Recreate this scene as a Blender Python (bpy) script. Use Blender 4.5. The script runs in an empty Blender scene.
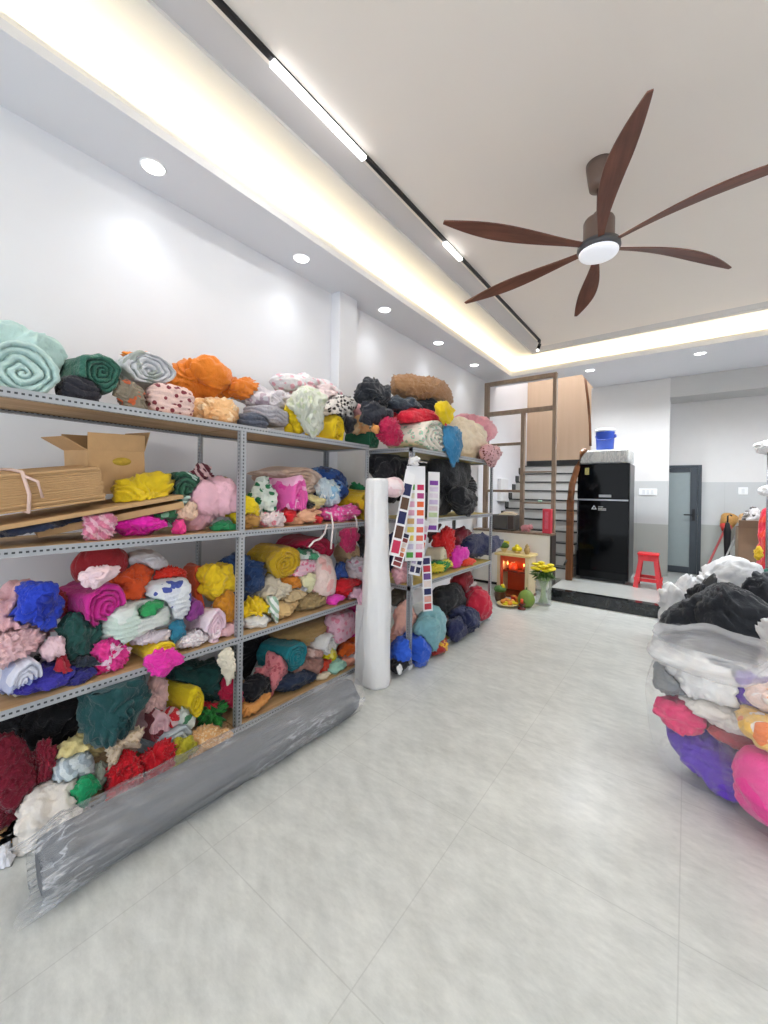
import bpy, bmesh, math, random
import numpy as np
from mathutils import Vector, Matrix
from mathutils.bvhtree import BVHTree

PI = math.pi
COL = bpy.context.scene.collection
# ------------------------------------------------------------------ camera and view lines
F, YAW, ROLL, CY, EYE = 399.0, 0.650, 0.0168, 491.3, 1.5
FW = np.array([-math.sin(YAW), math.cos(YAW), 0.0])
R0 = np.array([math.cos(YAW), math.sin(YAW), 0.0])
U0 = np.array([0, 0, 1.0])
RT = math.cos(ROLL) * R0 + math.sin(ROLL) * U0
UP = -math.sin(ROLL) * R0 + math.cos(ROLL) * U0
ORG = np.array([0, 0, EYE])
def ray(u, v): return (u - 384) / F * RT - (v - CY) / F * UP + FW
def on_z(u, v, z): d = ray(u, v); return ORG + d * (z - EYE) / d[2]
def on_x(u, v, x): d = ray(u, v); return ORG + d * x / d[0]
def on_y(u, v, y): d = ray(u, v); return ORG + d * y / d[1]

cam_d = bpy.data.cameras.new('camera'); cam = bpy.data.objects.new('camera', cam_d); COL.objects.link(cam)
cam.matrix_world = Matrix(((RT[0], UP[0], -FW[0], 0), (RT[1], UP[1], -FW[1], 0), (RT[2], UP[2], -FW[2], EYE), (0, 0, 0, 1)))
cam_d.sensor_fit = 'HORIZONTAL'; cam_d.sensor_width = 36; cam_d.lens = 36 * F / 768
cam_d.shift_y = -(512 - CY) / 768
cam_d.clip_start = 0.05
bpy.context.scene.camera = cam

# ------------------------------------------------------------------ materials
def lin(h):
    if isinstance(h, str):
        h = h.lstrip('#'); c = [int(h[i:i + 2], 16) / 255 for i in (0, 2, 4)]
    else: c = list(h)
    return tuple((x / 12.92 if x <= .04045 else ((x + .055) / 1.055) ** 2.4) for x in c) + (1,)
MC = {}
class NT:
    def __init__(s, name):
        s.m = bpy.data.materials.new(name); s.m.use_nodes = True; s.t = s.m.node_tree
        s.b = s.t.nodes['Principled BSDF']; s.out = s.t.nodes['Material Output']
    def n(s, kind, **kw):
        nd = s.t.nodes.new(kind)
        for k, v in kw.items():
            if k.startswith('i_'):
                key = k[2:]; key = int(key) if key.isdigit() else key.replace('_', ' ')
                if hasattr(v, 'is_linked') or isinstance(v, bpy.types.NodeSocket): s.t.links.new(v, nd.inputs[key])
                else: nd.inputs[key].default_value = v
            else: setattr(nd, k, v)
        return nd
    def l(s, a, b): s.t.links.new(a, b)
    def mix(s, fac, a, b):
        nd = s.t.nodes.new('ShaderNodeMix'); nd.data_type = 'RGBA'
        for i, v in ((0, fac), (6, a), (7, b)):
            if isinstance(v, bpy.types.NodeSocket): s.l(v, nd.inputs[i])
            else: nd.inputs[i].default_value = v
        return nd.outputs[2]
    def math(s, op, a, b=0.0, c=0.0):
        nd = s.t.nodes.new('ShaderNodeMath'); nd.operation = op
        for i, v in enumerate((a, b, c)):
            if isinstance(v, bpy.types.NodeSocket): s.l(v, nd.inputs[i])
            else: nd.inputs[i].default_value = v
        return nd.outputs[0]
    def noise(s, co, scale, detail=2, rough=.5):
        nd = s.n('ShaderNodeTexNoise'); nd.inputs['Scale'].default_value = scale; nd.inputs['Detail'].default_value = detail
        nd.inputs['Roughness'].default_value = rough; s.l(co, nd.inputs['Vector']); return nd.outputs[0]
    def vor(s, co, scale, feature='F1'):
        nd = s.n('ShaderNodeTexVoronoi', feature=feature); nd.inputs['Scale'].default_value = scale; s.l(co, nd.inputs['Vector']); return nd
    def bump(s, h, strength, dist):
        nd = s.n('ShaderNodeBump'); nd.inputs['Strength'].default_value = strength; nd.inputs['Distance'].default_value = dist
        s.l(h, nd.inputs['Height']); s.l(nd.outputs[0], s.b.inputs['Normal'])
def mat(name, col, rough=.5, metal=0, var=.06, scale=9, bump=0, spec=.5, coat=0):
    key = (name, str(col))
    if key in MC: return MC[key]
    k = NT(name); co = k.n('ShaderNodeTexCoord').outputs['Object']
    c = lin(col); nz = k.noise(co, scale, 3)
    d = tuple(x * (1 - var * 2) for x in c[:3]) + (1,); u = tuple(min(1, x * (1 + var)) for x in c[:3]) + (1,)
    k.l(k.mix(nz, d, u), k.b.inputs['Base Color'])
    k.b.inputs['Roughness'].default_value = rough; k.b.inputs['Metallic'].default_value = metal
    k.b.inputs['Specular IOR Level'].default_value = spec; k.b.inputs['Coat Weight'].default_value = coat
    if bump: k.bump(k.noise(co, scale * 6, 3), bump, .01)
    MC[key] = k.m; return k.m
def emit(name, col, s):
    k = NT(name); k.b.inputs['Base Color'].default_value = lin(col)
    k.b.inputs['Emission Color'].default_value = lin(col); k.b.inputs['Emission Strength'].default_value = s; return k.m
def wood(name, a, b, axis='Z', rough=.45, sc=5):
    k = NT(name); co = k.n('ShaderNodeTexCoord').outputs['Object']
    mp = k.n('ShaderNodeMapping'); k.l(co, mp.inputs['Vector'])
    st = [8, 8, 8]; st['XYZ'.index(axis)] = .6; mp.inputs['Scale'].default_value = st
    n1 = k.noise(mp.outputs[0], sc, 4, .6)
    r = k.n('ShaderNodeValToRGB'); k.l(n1, r.inputs[0])
    r.color_ramp.elements[0].position = .32; r.color_ramp.elements[0].color = lin(a)
    r.color_ramp.elements[1].position = .7; r.color_ramp.elements[1].color = lin(b)
    k.l(r.outputs[0], k.b.inputs['Base Color']); k.b.inputs['Roughness'].default_value = rough
    return k.m
def fab(c1, pat='', c2='#ffffff', c3=None, sheen=.25):
    key = ('fab', c1, pat, c2, c3)
    if key in MC: return MC[key]
    k = NT('cloth'); co = k.n('ShaderNodeTexCoord').outputs['Object']
    a, b = lin(c1), lin(c2)
    n1 = k.noise(co, 14, 3)
    col = k.mix(n1, tuple(x * .82 for x in a[:3]) + (1,), tuple(min(1, x * 1.14) for x in a[:3]) + (1,))
    if pat == 'dots':
        v = k.vor(co, 28); f = k.math('LESS_THAN', v.outputs['Distance'], .33); col = k.mix(f, col, b)
    elif pat == 'stripe':
        w = k.n('ShaderNodeTexWave', bands_direction='DIAGONAL'); w.inputs['Scale'].default_value = 11; w.inputs['Distortion'].default_value = 1.5
        k.l(co, w.inputs['Vector']); col = k.mix(k.math('GREATER_THAN', w.outputs['Fac'], .55), col, b)
    elif pat == 'floral':
        v = k.vor(co, 17); nz = k.noise(co, 55, 2)
        f = k.math('LESS_THAN', k.math('ADD', v.outputs['Distance'], k.math('MULTIPLY', nz, .3)), .5)
        col = k.mix(f, col, b)
        if c3:
            f2 = k.math('LESS_THAN', k.math('ADD', v.outputs['Distance'], k.math('MULTIPLY', nz, .3)), .3); col = k.mix(f2, col, lin(c3))
    elif pat == 'patch':
        nz = k.noise(co, 7, 2); r = k.math('GREATER_THAN', nz, .53); col = k.mix(r, col, b)
        if c3: col = k.mix(k.math('GREATER_THAN', k.noise(co, 12, 1), .6), col, lin(c3))
    elif pat == 'leopard':
        v = k.vor(co, 30); nz = k.noise(co, 70, 2)
        f = k.math('LESS_THAN', k.math('ADD', v.outputs['Distance'], k.math('MULTIPLY', nz, .4)), .62); col = k.mix(f, col, b)
    elif pat == 'lace':
        v = k.vor(co, 60); f = k.math('LESS_THAN', v.outputs['Distance'], .4); col = k.mix(f, col, b)
    elif pat == 'fur':
        nz = k.noise(co, 90, 3, .7); col = k.mix(k.math('MULTIPLY', nz, .8), col, b)
    k.l(col, k.b.inputs['Base Color'])
    k.b.inputs['Roughness'].default_value = .8; k.b.inputs['Specular IOR Level'].default_value = .25
    k.b.inputs['Sheen Weight'].default_value = sheen; k.b.inputs['Sheen Roughness'].default_value = .5
    h = k.math('ADD', k.noise(co, 26, 3, .6), k.math('MULTIPLY', k.noise(co, 130, 2), .25))
    k.bump(h, .55 if pat != 'fur' else .9, .018)
    MC[key] = k.m; return k.m
def film(name, tint, clear, rough=.18, bscale=22, glint=.25, rot=(.3, .5, .2), stretch=(1, 1, .3), bump=.9):
    """thin crumpled plastic: mostly see-through, its creases whitened by painted highlight streaks"""
    k = NT(name); co = k.n('ShaderNodeTexCoord').outputs['Object']
    mp = k.n('ShaderNodeMapping'); k.l(co, mp.inputs['Vector']); mp.inputs['Scale'].default_value = stretch; mp.inputs['Rotation'].default_value = rot
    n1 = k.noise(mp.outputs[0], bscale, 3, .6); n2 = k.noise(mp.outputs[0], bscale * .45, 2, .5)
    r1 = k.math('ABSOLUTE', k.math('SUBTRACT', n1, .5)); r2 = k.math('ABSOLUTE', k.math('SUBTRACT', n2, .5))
    line = k.math('POWER', k.math('MAXIMUM', k.math('SUBTRACT', 1.0, k.math('MULTIPLY', r1, 9.0)), 0.0), 2.0)  # pale streaks painted in for the bright highlights on crumpled film
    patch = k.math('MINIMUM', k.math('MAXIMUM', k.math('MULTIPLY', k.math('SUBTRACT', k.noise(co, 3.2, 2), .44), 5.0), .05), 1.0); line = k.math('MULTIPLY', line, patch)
    k.b.inputs['Base Color'].default_value = lin(tint); k.b.inputs['Roughness'].default_value = rough
    k.b.inputs['Specular IOR Level'].default_value = .8
    k.bump(k.math('ADD', k.math('MULTIPLY', r1, 1.0), k.math('MULTIPLY', r2, 2.0)), bump, .03)
    tr = k.n('ShaderNodeBsdfTransparent'); mx = k.n('ShaderNodeMixShader')
    k.l(k.math('SUBTRACT', clear, k.math('MULTIPLY', line, glint)), mx.inputs[0]); k.l(k.b.outputs[0], mx.inputs[1]); k.l(tr.outputs[0], mx.inputs[2])
    k.l(mx.outputs[0], k.out.inputs['Surface']); return k.m

# ------------------------------------------------------------------ mesh helpers
def link(name, me, mats, parent=None, smooth=False, loc=None):
    o = bpy.data.objects.new(name, me); COL.objects.link(o)
    for m in (mats if isinstance(mats, (list, tuple)) else [mats]): me.materials.append(m)
    if smooth: me.polygons.foreach_set('use_smooth', [True] * len(me.polygons))
    if loc is not None: o.location = loc
    if parent is not None: o.parent = parent
    return o
def tag(o, label=None, cat=None, group=None, kind=None):
    if label: o['label'] = label
    if cat: o['category'] = cat
    if group: o['group'] = group
    if kind: o['kind'] = kind
    return o
def empty(name, loc, rz=0, label=None, cat=None, group=None, kind=None):
    o = bpy.data.objects.new(name, None); COL.objects.link(o); o.location = loc; o.rotation_euler = (0, 0, rz)
    o.empty_display_size = .05
    return tag(o, label, cat, group, kind)
class B:
    """collects shapes; build() links them as one mesh object"""
    def __init__(s): s.bm = bmesh.new()
    def box(s, c, d, rot=None, bev=0, mi=0, seg=2):
        r = bmesh.ops.create_cube(s.bm, size=1); vs = r['verts']
        bmesh.ops.scale(s.bm, vec=d, verts=vs)
        if bev:
            es = list({e for v in vs for e in v.link_edges})
            q = bmesh.ops.bevel(s.bm, geom=es, offset=bev, segments=seg, profile=.5, affect='EDGES'); vs = list({v for f in q['faces'] for v in f.verts} | {v for v in vs if v.is_valid})
        if rot is not None: bmesh.ops.rotate(s.bm, cent=(0, 0, 0), matrix=rot, verts=vs)
        bmesh.ops.translate(s.bm, vec=c, verts=vs)
        if mi:
            for f in {f for v in vs for f in v.link_faces}: f.material_index = mi
        return s
    def box2(s, a, b, bev=0, mi=0):
        return s.box([(x + y) / 2 for x, y in zip(a, b)], [abs(y - x) for x, y in zip(a, b)], bev=bev, mi=mi)
    def tube(s, pts, r, n=10, cap=True, mi=0):
        pts = [Vector(p) for p in pts]; rs = r if isinstance(r, (list, tuple)) else [r] * len(pts); rings = []
        up = Vector((0, 0, 1))
        for i, p in enumerate(pts):
            d = (pts[min(i + 1, len(pts) - 1)] - pts[max(i - 1, 0)]).normalized()
            a = d.cross(up if abs(d.z) < .95 else Vector((1, 0, 0))).normalized(); b = d.cross(a).normalized()
            rings.append([s.bm.verts.new(p + (a * math.cos(t) + b * math.sin(t)) * rs[i]) for t in [2 * PI * k / n for k in range(n)]])
        fs = []
        for x, y in zip(rings, rings[1:]):
            for k in range(n): fs.append(s.bm.faces.new((x[k], x[(k + 1) % n], y[(k + 1) % n], y[k])))
        if cap: fs.append(s.bm.faces.new(rings[0])); fs.append(s.bm.faces.new(rings[-1][::-1]))
        for f in fs: f.material_index = mi; f.smooth = len(f.verts) == 4
        return s
    def lathe(s, prof, c=(0, 0, 0), n=32, mi=0, sq=None, cap=True):
        rings = []
        for r, z in prof:
            ring = []
            for k in range(n):
                t = 2 * PI * k / n; x, y = math.cos(t), math.sin(t)
                if sq: m = (abs(x) ** sq + abs(y) ** sq) ** (-1 / sq); x *= m; y *= m
                ring.append(s.bm.verts.new((c[0] + r * x, c[1] + r * y, c[2] + z)))
            rings.append(ring)
        fs = []
        for x, y in zip(rings, rings[1:]):
            for k in range(n): f = s.bm.faces.new((x[k], x[(k + 1) % n], y[(k + 1) % n], y[k])); f.smooth = True; fs.append(f)
        if cap: fs.append(s.bm.faces.new(rings[0][::-1])); fs.append(s.bm.faces.new(rings[-1]))
        for f in fs: f.material_index = mi
        return s
    def prism(s, poly, ax, a, b, mi=0):
        """poly: list of 2-D points in the plane normal to ax ('x' -> y,z; 'y' -> x,z; 'z' -> x,y)"""
        def P(p, t): return {'x': (t, p[0], p[1]), 'y': (p[0], t, p[1]), 'z': (p[0], p[1], t)}[ax]
        lo = [s.bm.verts.new(P(p, a)) for p in poly]; hi = [s.bm.verts.new(P(p, b)) for p in poly]; n = len(poly)
        fs = [s.bm.faces.new(lo), s.bm.faces.new(hi[::-1])]
        for k in range(n): fs.append(s.bm.faces.new((lo[k], hi[k], hi[(k + 1) % n], lo[(k + 1) % n])))
        for f in fs: f.material_index = mi
        return s
    def ball(s, c, d, sub=3, mi=0):
        r = bmesh.ops.create_icosphere(s.bm, subdivisions=sub, radius=1); vs = r['verts']
        bmesh.ops.scale(s.bm, vec=d, verts=vs); bmesh.ops.translate(s.bm, vec=c, verts=vs)
        for f in {f for v in vs for f in v.link_faces}: f.smooth = True; f.material_index = mi
        return s
    def build(s, name, mats, parent=None, loc=None, label=None, cat=None, group=None, kind=None, wp=None):
        # wp: the mesh is in world coordinates and becomes a part of the unrotated root wp
        bmesh.ops.recalc_face_normals(s.bm, faces=s.bm.faces)
        me = bpy.data.meshes.new(name); s.bm.to_mesh(me); s.bm.free()
        o = link(name, me, mats, wp or parent)
        if wp is not None:
            base = Vector(loc) if loc is not None else wp.location.copy()
            me.transform(Matrix.Translation(-base)); o.location = base - wp.location
        elif loc is not None:                      # put the origin at loc without moving the mesh
            me.transform(Matrix.Translation(-Vector(loc))); o.location = loc
        return tag(o, label, cat, group, kind)
def struct(name, bm, m, parent=None): return bm.build(name, m, parent, kind='structure')
def Rz(a): return Matrix.Rotation(a, 3, 'Z')
def copy_tree(o, parent=None):
    c = o.copy(); COL.objects.link(c)
    if parent is not None: c.parent = parent
    for ch in list(o.children): copy_tree(ch, c)
    return c
# ------------------------------------------------------------------ the room
WX, WR, SZ, CZ = -2.88, 1.89, 3.48, 3.74          # left wall, right wall, soffit height, upper ceiling height
LX, RX, BY, FY = -2.40, 1.41, 6.67, -2.2          # soffit lips: left, right, rear, front
PLAT = 5.95                                        # front of the raised rear floor
M_wall = mat('white_wall_paint', '#eaebef', .7, var=.015, scale=3)
M_soff = mat('soffit_paint', '#e2e3e7', .7, var=.01, scale=3)
M_cove = mat('cove_paint', '#f2efe8', .7, var=.01)
M_ceil = mat('warm_ceiling_paint', '#f3ebe2', .75, var=.01, scale=2)
M_ring = mat('grey_ceiling_band_paint', '#d2cfcf', .75, var=.01, scale=2)
M_two = None
def floor_mat():
    k = NT('marble_floor_tile'); co = k.n('ShaderNodeTexCoord').outputs['Object']
    sp = k.n('ShaderNodeSeparateXYZ'); k.l(co, sp.inputs[0])
    ln = None
    for ax, off in ((0, .783), (1, -.909)):
        m = k.math('PINGPONG', k.math('ADD', sp.outputs[ax], off), .39)
        e = k.math('LESS_THAN', m, .0022); ln = e if ln is None else k.math('MAXIMUM', ln, e)
    mp = k.n('ShaderNodeMapping'); k.l(co, mp.inputs['Vector']); mp.inputs['Rotation'].default_value = (0, 0, .9); mp.inputs['Scale'].default_value = (1, 2.2, 1)
    n1 = k.noise(mp.outputs[0], 2.2, 8, .66); n2 = k.noise(mp.outputs[0], 9, 8, .72)
    r = k.n('ShaderNodeValToRGB'); k.l(k.math('ADD', k.math('MULTIPLY', n1, .45), k.math('MULTIPLY', n2, .55)), r.inputs[0])
    r.color_ramp.elements[0].position = .36; r.color_ramp.elements[0].color = lin('#b6b9b6')
    r.color_ramp.elements[1].position = .62; r.color_ramp.elements[1].color = lin('#d4d6d2')
    k.l(k.mix(k.math('MULTIPLY', ln, .28), r.outputs[0], lin('#8f918f')), k.b.inputs['Base Color'])
    k.b.inputs['Roughness'].default_value = .3; k.b.inputs['Specular IOR Level'].default_value = .4
    return k.m
M_floor = floor_mat()
struct('floor', B().box2((WX - .1, -3.2, -.1), (WR + .1, PLAT + .02, 0)).box2((WX - .1, PLAT + .0201, -.1), (-1.561, 6.8, 0)), M_floor)
def wall_tile_mat():
    # wall tiled to mid height: pale above, grey band, paler bands with thin joints
    k = NT('banded_wall_tile'); co = k.n('ShaderNodeTexCoord').outputs['Object']
    sp = k.n('ShaderNodeSeparateXYZ'); k.l(co, sp.inputs[0]); z = sp.outputs[2]
    c = k.mix(k.math('GREATER_THAN', z, 1.02), lin('#a3a5a0'), lin('#c0c2c2'))
    c = k.mix(k.math('GREATER_THAN', z, 1.75), c, lin('#dcdad8'))
    j = k.math('LESS_THAN', k.math('PINGPONG', k.math('ADD', sp.outputs[0], .1), .3), .002)
    c = k.mix(k.math('MULTIPLY', k.math('MULTIPLY', j, k.math('LESS_THAN', z, 1.75)), .3), c, lin('#80827f'))
    nz = k.noise(co, 6, 5, .6); c = k.mix(k.math('MULTIPLY', nz, .12), c, lin('#8d8f8d'))
    k.l(c, k.b.inputs['Base Color']); k.b.inputs['Roughness'].default_value = .45; return k.m
M_band = wall_tile_mat()
M_granite = NT('black_granite')
_co = M_granite.n('ShaderNodeTexCoord').outputs['Object']; _n = M_granite.noise(_co, 14, 6, .7)
_r = M_granite.n('ShaderNodeValToRGB'); M_granite.l(_n, _r.inputs[0])
_r.color_ramp.elements[0].position = .5; _r.color_ramp.elements[0].color = lin('#121416'); _r.color_ramp.elements[1].position = .78; _r.color_ramp.elements[1].color = lin('#4a4f52')
M_granite.l(_r.outputs[0], M_granite.b.inputs['Base Color']); M_granite.b.inputs['Roughness'].default_value = .12; M_granite = M_granite.m
M_plat = mat('grey_floor_tile', '#b4b6b2', .15, var=.05, scale=4)
struct('floor_raised', B().box2((-1.56, PLAT, -.02), (WR, 9.2, .15)), M_plat)
struct('trim_1', B().box2((-1.56, PLAT - .018, 0), (WR, PLAT - .001, .152)).box2((-1.56, PLAT - .018, .1501), (WR, PLAT + .1, .156)), M_granite)
struct('floor_stairwell', B().box2((WX, 6.76, -.02), (-1.561, 9.2, .15)), M_plat)
struct('wall_left', B().box2((WX - .1, -3.2, 0), (WX, 9.2, CZ + .1)).box2((WX - .1, 7.1, CZ + .1), (WX, 9.2, 6.2)), M_wall)
struct('wall_pillar', B().box2((WX, 2.86, 0), (WX + .12, 3.12, SZ - .001), bev=.004), M_wall)
struct('wall_right', B().box2((WR, -3.2, 0), (WR + .1, 9.3, CZ + .1)), M_wall)
struct('wall_front', B().box2((WX, -3.2, 2.9), (WR, -3.08, CZ)), M_wall)
struct('wall_rear', B().box2((-1.44, 8.2, .15), (-.25, 8.34, SZ), bev=.004), M_band)
struct('wall_door', B().box2((-1.4, 8.8, .15), (WR, 8.95, SZ)), M_band)
M_tan = wood('tan_wall_panel', '#c3a98f', '#c9af96', 'Z', .5, 1.2)
struct('wall_stair', B().box2((WX, 9.05, .15), (-1.405, 9.17, 6.2)), M_tan)
struct('wall_stair_side', B().box2((-1.44, 8.341, .15), (-1.41, 9.049, SZ)).box2((-1.41, 7.2, SZ + .05), (-1.36, 9.17, 6.2)), M_wall)
struct('wall_stair_front', B().box2((WX, 7.15, SZ + .0501), (-1.411, 7.2, 6.2)), M_wall)
struct('ceiling_stairwell', B().box2((WX - .1, 7.1, 6.2), (-1.35, 9.2, 6.3)), M_wall)
# soffits round the tray ceiling: flat boards with an upstand at the inner edge
LIP = .05
def soffit(name, x0, x1, y0, y1): return struct(name, B().box2((x0, y0, SZ), (x1, y1, SZ + .05)), M_soff)
soffit('ceiling_soffit_left', WX, LX, FY, BY); soffit('ceiling_soffit_right', RX, WR, FY, BY)
struct('ceiling_soffit_rear', B().box2((WX, BY, SZ), (-1.41, 7.2, SZ + .05)).box2((-1.41, BY, SZ), (WR, 8.34, SZ + .05)), M_soff)
soffit('ceiling_soffit_front', WX, WR, -3.08, FY)
M_low = mat('grey_lowered_ceiling', '#c6c5c3', .75, var=.01)
struct('ceiling_rear_lowered', B().box2((-.249, 8.2, 3.15), (WR, 8.8, SZ - .001)).box2((-.249, 8.345, SZ), (WR, 8.95, SZ + .05)), M_low)
up = B()
up.box2((LX - .02, FY, SZ + .05), (LX, BY, SZ + .08)).box2((RX, FY, SZ + .05), (RX + .02, BY, SZ + .08))
up.box2((LX, BY, SZ + .05), (RX, BY + .02, SZ + .08)).box2((LX, FY - .02, SZ + .05), (RX, FY, SZ + .08))
struct('trim_2', up, M_cove)
# cove back walls, then a crown mould, upper ceiling, inner band and centre panel
CB = .14
cv = B()
cv.box2((LX - CB - .05, FY - CB, SZ + .05), (LX - CB, BY + CB, CZ)).box2((RX + CB, FY - CB, SZ + .05), (RX + CB + .05, BY + CB, CZ))
cv.box2((LX - CB, BY + CB, SZ + .05), (RX + CB, BY + CB + .05, CZ)).box2((LX - CB, FY - CB - .05, SZ + .05), (RX + CB, FY - CB, CZ))
struct('ceiling_cove', cv, M_cove)
cm = B()
cm.prism([(LX - CB, CZ - .045), (LX - CB + .012, CZ - .045), (LX - CB + .05, CZ)  , (LX - CB, CZ)], 'y', FY - CB, BY + CB)
cm.prism([(BY + CB, CZ - .045), (BY + CB - .012, CZ - .045), (BY + CB - .05, CZ), (BY + CB, CZ)], 'x', LX - CB, RX + CB)
struct('trim_3', cm, M_cove)
struct('ceiling', B().box2((LX - CB - .05, FY - CB, CZ), (RX + CB + .05, BY + CB + .05, CZ + .1)), M_cove)
MX0, MX1, MY0, MY1 = -1.99, 1.0, FY + .4, 6.41       # moulding ring
IX0, IX1, IY0, IY1 = -1.765, .775, FY + .65, 6.16
rg = B()
for z0, z1, o in ((CZ - .035, CZ, 0), (CZ - .02, CZ, .03)):
    rg.box2((MX0 - o - .015, MY0, z0), (MX0 - o + .01, MY1, z1)).box2((MX1 + o - .01, MY0, z0), (MX1 + o + .015, MY1, z1))
    rg.box2((MX0, MY1 + o - .01, z0), (MX1, MY1 + o + .015, z1)).box2((MX0, MY0 - o - .015, z0), (MX1, MY0 - o + .01, z1))
struct('trim_4', rg, M_cove)
bd = B()
bd.box2((MX0, MY0, CZ - .012), (IX0, MY1, CZ - .001)).box2((IX1, MY0, CZ - .012), (MX1, MY1, CZ - .001))
bd.box2((IX0, IY1, CZ - .012), (IX1, MY1, CZ - .001)).box2((IX0, MY0, CZ - .012), (IX1, IY0, CZ - .001))
struct('ceiling_band', bd, M_ring)
struct('ceiling_centre', B().box2((IX0, IY0, CZ - .03), (IX1, IY1, CZ - .001)), M_ceil)

# ------------------------------------------------------------------ lights of the room
def area(name, loc, rot, sx, sy, watts, col):
    d = bpy.data.lights.new(name, 'AREA'); d.shape = 'RECTANGLE'; d.size = sx; d.size_y = sy; d.energy = watts; d.color = col
    o = bpy.data.objects.new(name, d); COL.objects.link(o); o.location = loc; o.rotation_euler = rot; return o
WARM = (1, .84, .58)
M_led = emit('warm_led_tape', '#ffe9b8', 6)
for nm, a, b in (('left', (LX - .07, FY, 0), (LX - .06, BY, 0)), ('right', (RX + .06, FY, 0), (RX + .07, BY, 0)), ('rear', (LX, BY + .06, 0), (RX, BY + .07, 0)), ('front', (LX, FY - .07, 0), (RX, FY - .06, 0))):
    B().box2((a[0], a[1], SZ + .0502), (b[0], b[1], SZ + .056)).build('led_strip', M_led, label='warm cove light strip hidden behind the %s ceiling ledge' % nm, cat='light', group='cove light strips')
cov = 14
area('cove_light', (LX - .06, (FY + BY) / 2, SZ + .06), (PI, 0, 0), .03, BY - FY, cov, WARM)
area('cove_light', (RX + .06, (FY + BY) / 2, SZ + .06), (PI, 0, 0), .03, BY - FY, cov, WARM)
area('cove_light', ((LX + RX) / 2, BY + .06, SZ + .06), (PI, 0, 0), RX - LX, .03, cov * .45, WARM)
area('cove_light', ((LX + RX) / 2, FY - .06, SZ + .06), (PI, 0, 0), RX - LX, .03, cov * .45, WARM)
M_lamp = emit('downlight_diffuser', '#ffffff', 4)
M_rim = mat('white_enamel', '#f0f0f0', .4, var=.01)
def downlight(x, y, lab, watts=8.5, z=SZ, cone=1.9, proto=[]):
    if not proto:
        e = empty('ceiling_downlight', (x, y, z))
        B().lathe([(.062, 0), (.066, -.006), (.07, -.004), (.074, 0)], n=40, cap=False).build('trim_ring', M_rim, e)
        B().lathe([(.0005, -.003), (.062, -.003), (.062, -.0005), (.0005, -.0005)], n=40).build('diffuser', M_lamp, e)
        proto.append(e)
    else: e = copy_tree(proto[0])
    e.location = (x, y, z); tag(e, lab, 'light', 'round ceiling downlights')
    d = bpy.data.lights.new('downlight_beam', 'SPOT'); d.energy = watts; d.spot_size = cone; d.spot_blend = 1; d.color = (.9, .95, 1); d.shadow_soft_size = .05
    o = bpy.data.objects.new('downlight_beam', d); COL.objects.link(o); o.location = (x, y, z - .012)
NTH = ['nearest', 'second nearest', 'third nearest', 'fourth nearest', 'farthest']
for i, y in enumerate((1.08, 2.27, 3.45, 4.63, 5.75)):
    downlight(-2.655, y, 'round white downlight over the left shelves, %s of the five in that row' % NTH[i])
for i, y in enumerate((-.1, -1.3)): downlight(-2.655, y, 'round white downlight in the side soffit behind the viewer')
for y in (-1.3, -.1, 1.08, 2.27, 3.45, 4.63, 5.75): downlight(1.66, y, 'unseen round white downlight in the soffit along the opposite wall', 42)  # unseen row, made stronger to brighten the left shelves
downlight(-1.26, 7.02, 'round white downlight in the rear soffit above the staircase', 190, cone=2.7); downlight(.115, 7.02, 'round white downlight in the rear soffit in front of the grey door', 190, cone=2.7); downlight(1.49, 7.02, 'unseen extra downlight in the rear soffit at the far corner of the room', 190, cone=2.7)  # the far-corner lamp is out of view, added to brighten the rear
# magnetic track with linear lamps
M_blk = mat('black_anodised_metal', '#1d1d20', .4, .3, var=.02)
M_lin = emit('linear_lamp_diffuser', '#ffffff', 3)
def track(x, segs, y1, lab, spot_lab):
    e = empty('ceiling_track', (x, 0, CZ - .035)); tag(e, lab, 'track light')
    B().box2((x - .013, FY + .5, CZ - .052), (x + .013, y1, CZ - .031)).build('rail', M_blk, wp=e)
    for a, b in segs:
        B().box2((x - .02, a, CZ - .075), (x + .02, b, CZ - .0521), bev=.003).build('linear_lamp', M_lin, wp=e)
        area('linear_lamp_light', (x, (a + b) / 2, CZ - .08), (0, 0, 0), .04, b - a, 11 * (b - a), (1, .99, .97))
    h = empty('track_spotlight', (x, y1 - .04, CZ - .0521)); tag(h, spot_lab, 'spotlight', 'spotlights on the ceiling tracks')
    B().box((0, 0, -.012), (.03, .06, .024), bev=.004).build('mount', M_blk, h)
    B().tube([(0, 0, -.024), (0, 0, -.06)], .006).build('swivel', M_blk, h)
    t = B(); t = t.tube([(0, .02, -.05), (0, -.06, -.15)], .024, 20).build('lamp_head', M_blk, h)
    B().tube([(0, -.0605, -.1506), (0, -.062, -.1525)], .018, 20).build('lens', M_lamp, t)
track(-1.715, ((1.25, 1.98), (3.07, 3.38)), 5.9, 'black ceiling track with a long white linear lamp, above the aisle', 'small black spotlight at the far end of the long ceiling track')
track(.70, ((1.30, 2.02),), 5.85, 'black ceiling track on the opposite side of the ceiling', 'small spotlight on the track at the right edge of the picture')
w = bpy.data.worlds.new('daylight'); bpy.context.scene.world = w; w.use_nodes = True
w.node_tree.nodes['Background'].inputs[0].default_value = (.86, .93, 1, 1); w.node_tree.nodes['Background'].inputs[1].default_value = 1.9
p = area('shopfront_daylight', ((WX + WR) / 2, -3.1, 1.45), (PI / 2, 0, 0), WR - WX, 2.9, 10, (1, 1, 1)); p.data.cycles.is_portal = True

area('stairwell_light', (-2.1, 8.1, 6.15), (0, 0, 0), .9, 1.2, 45, (1, .97, .93))
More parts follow.
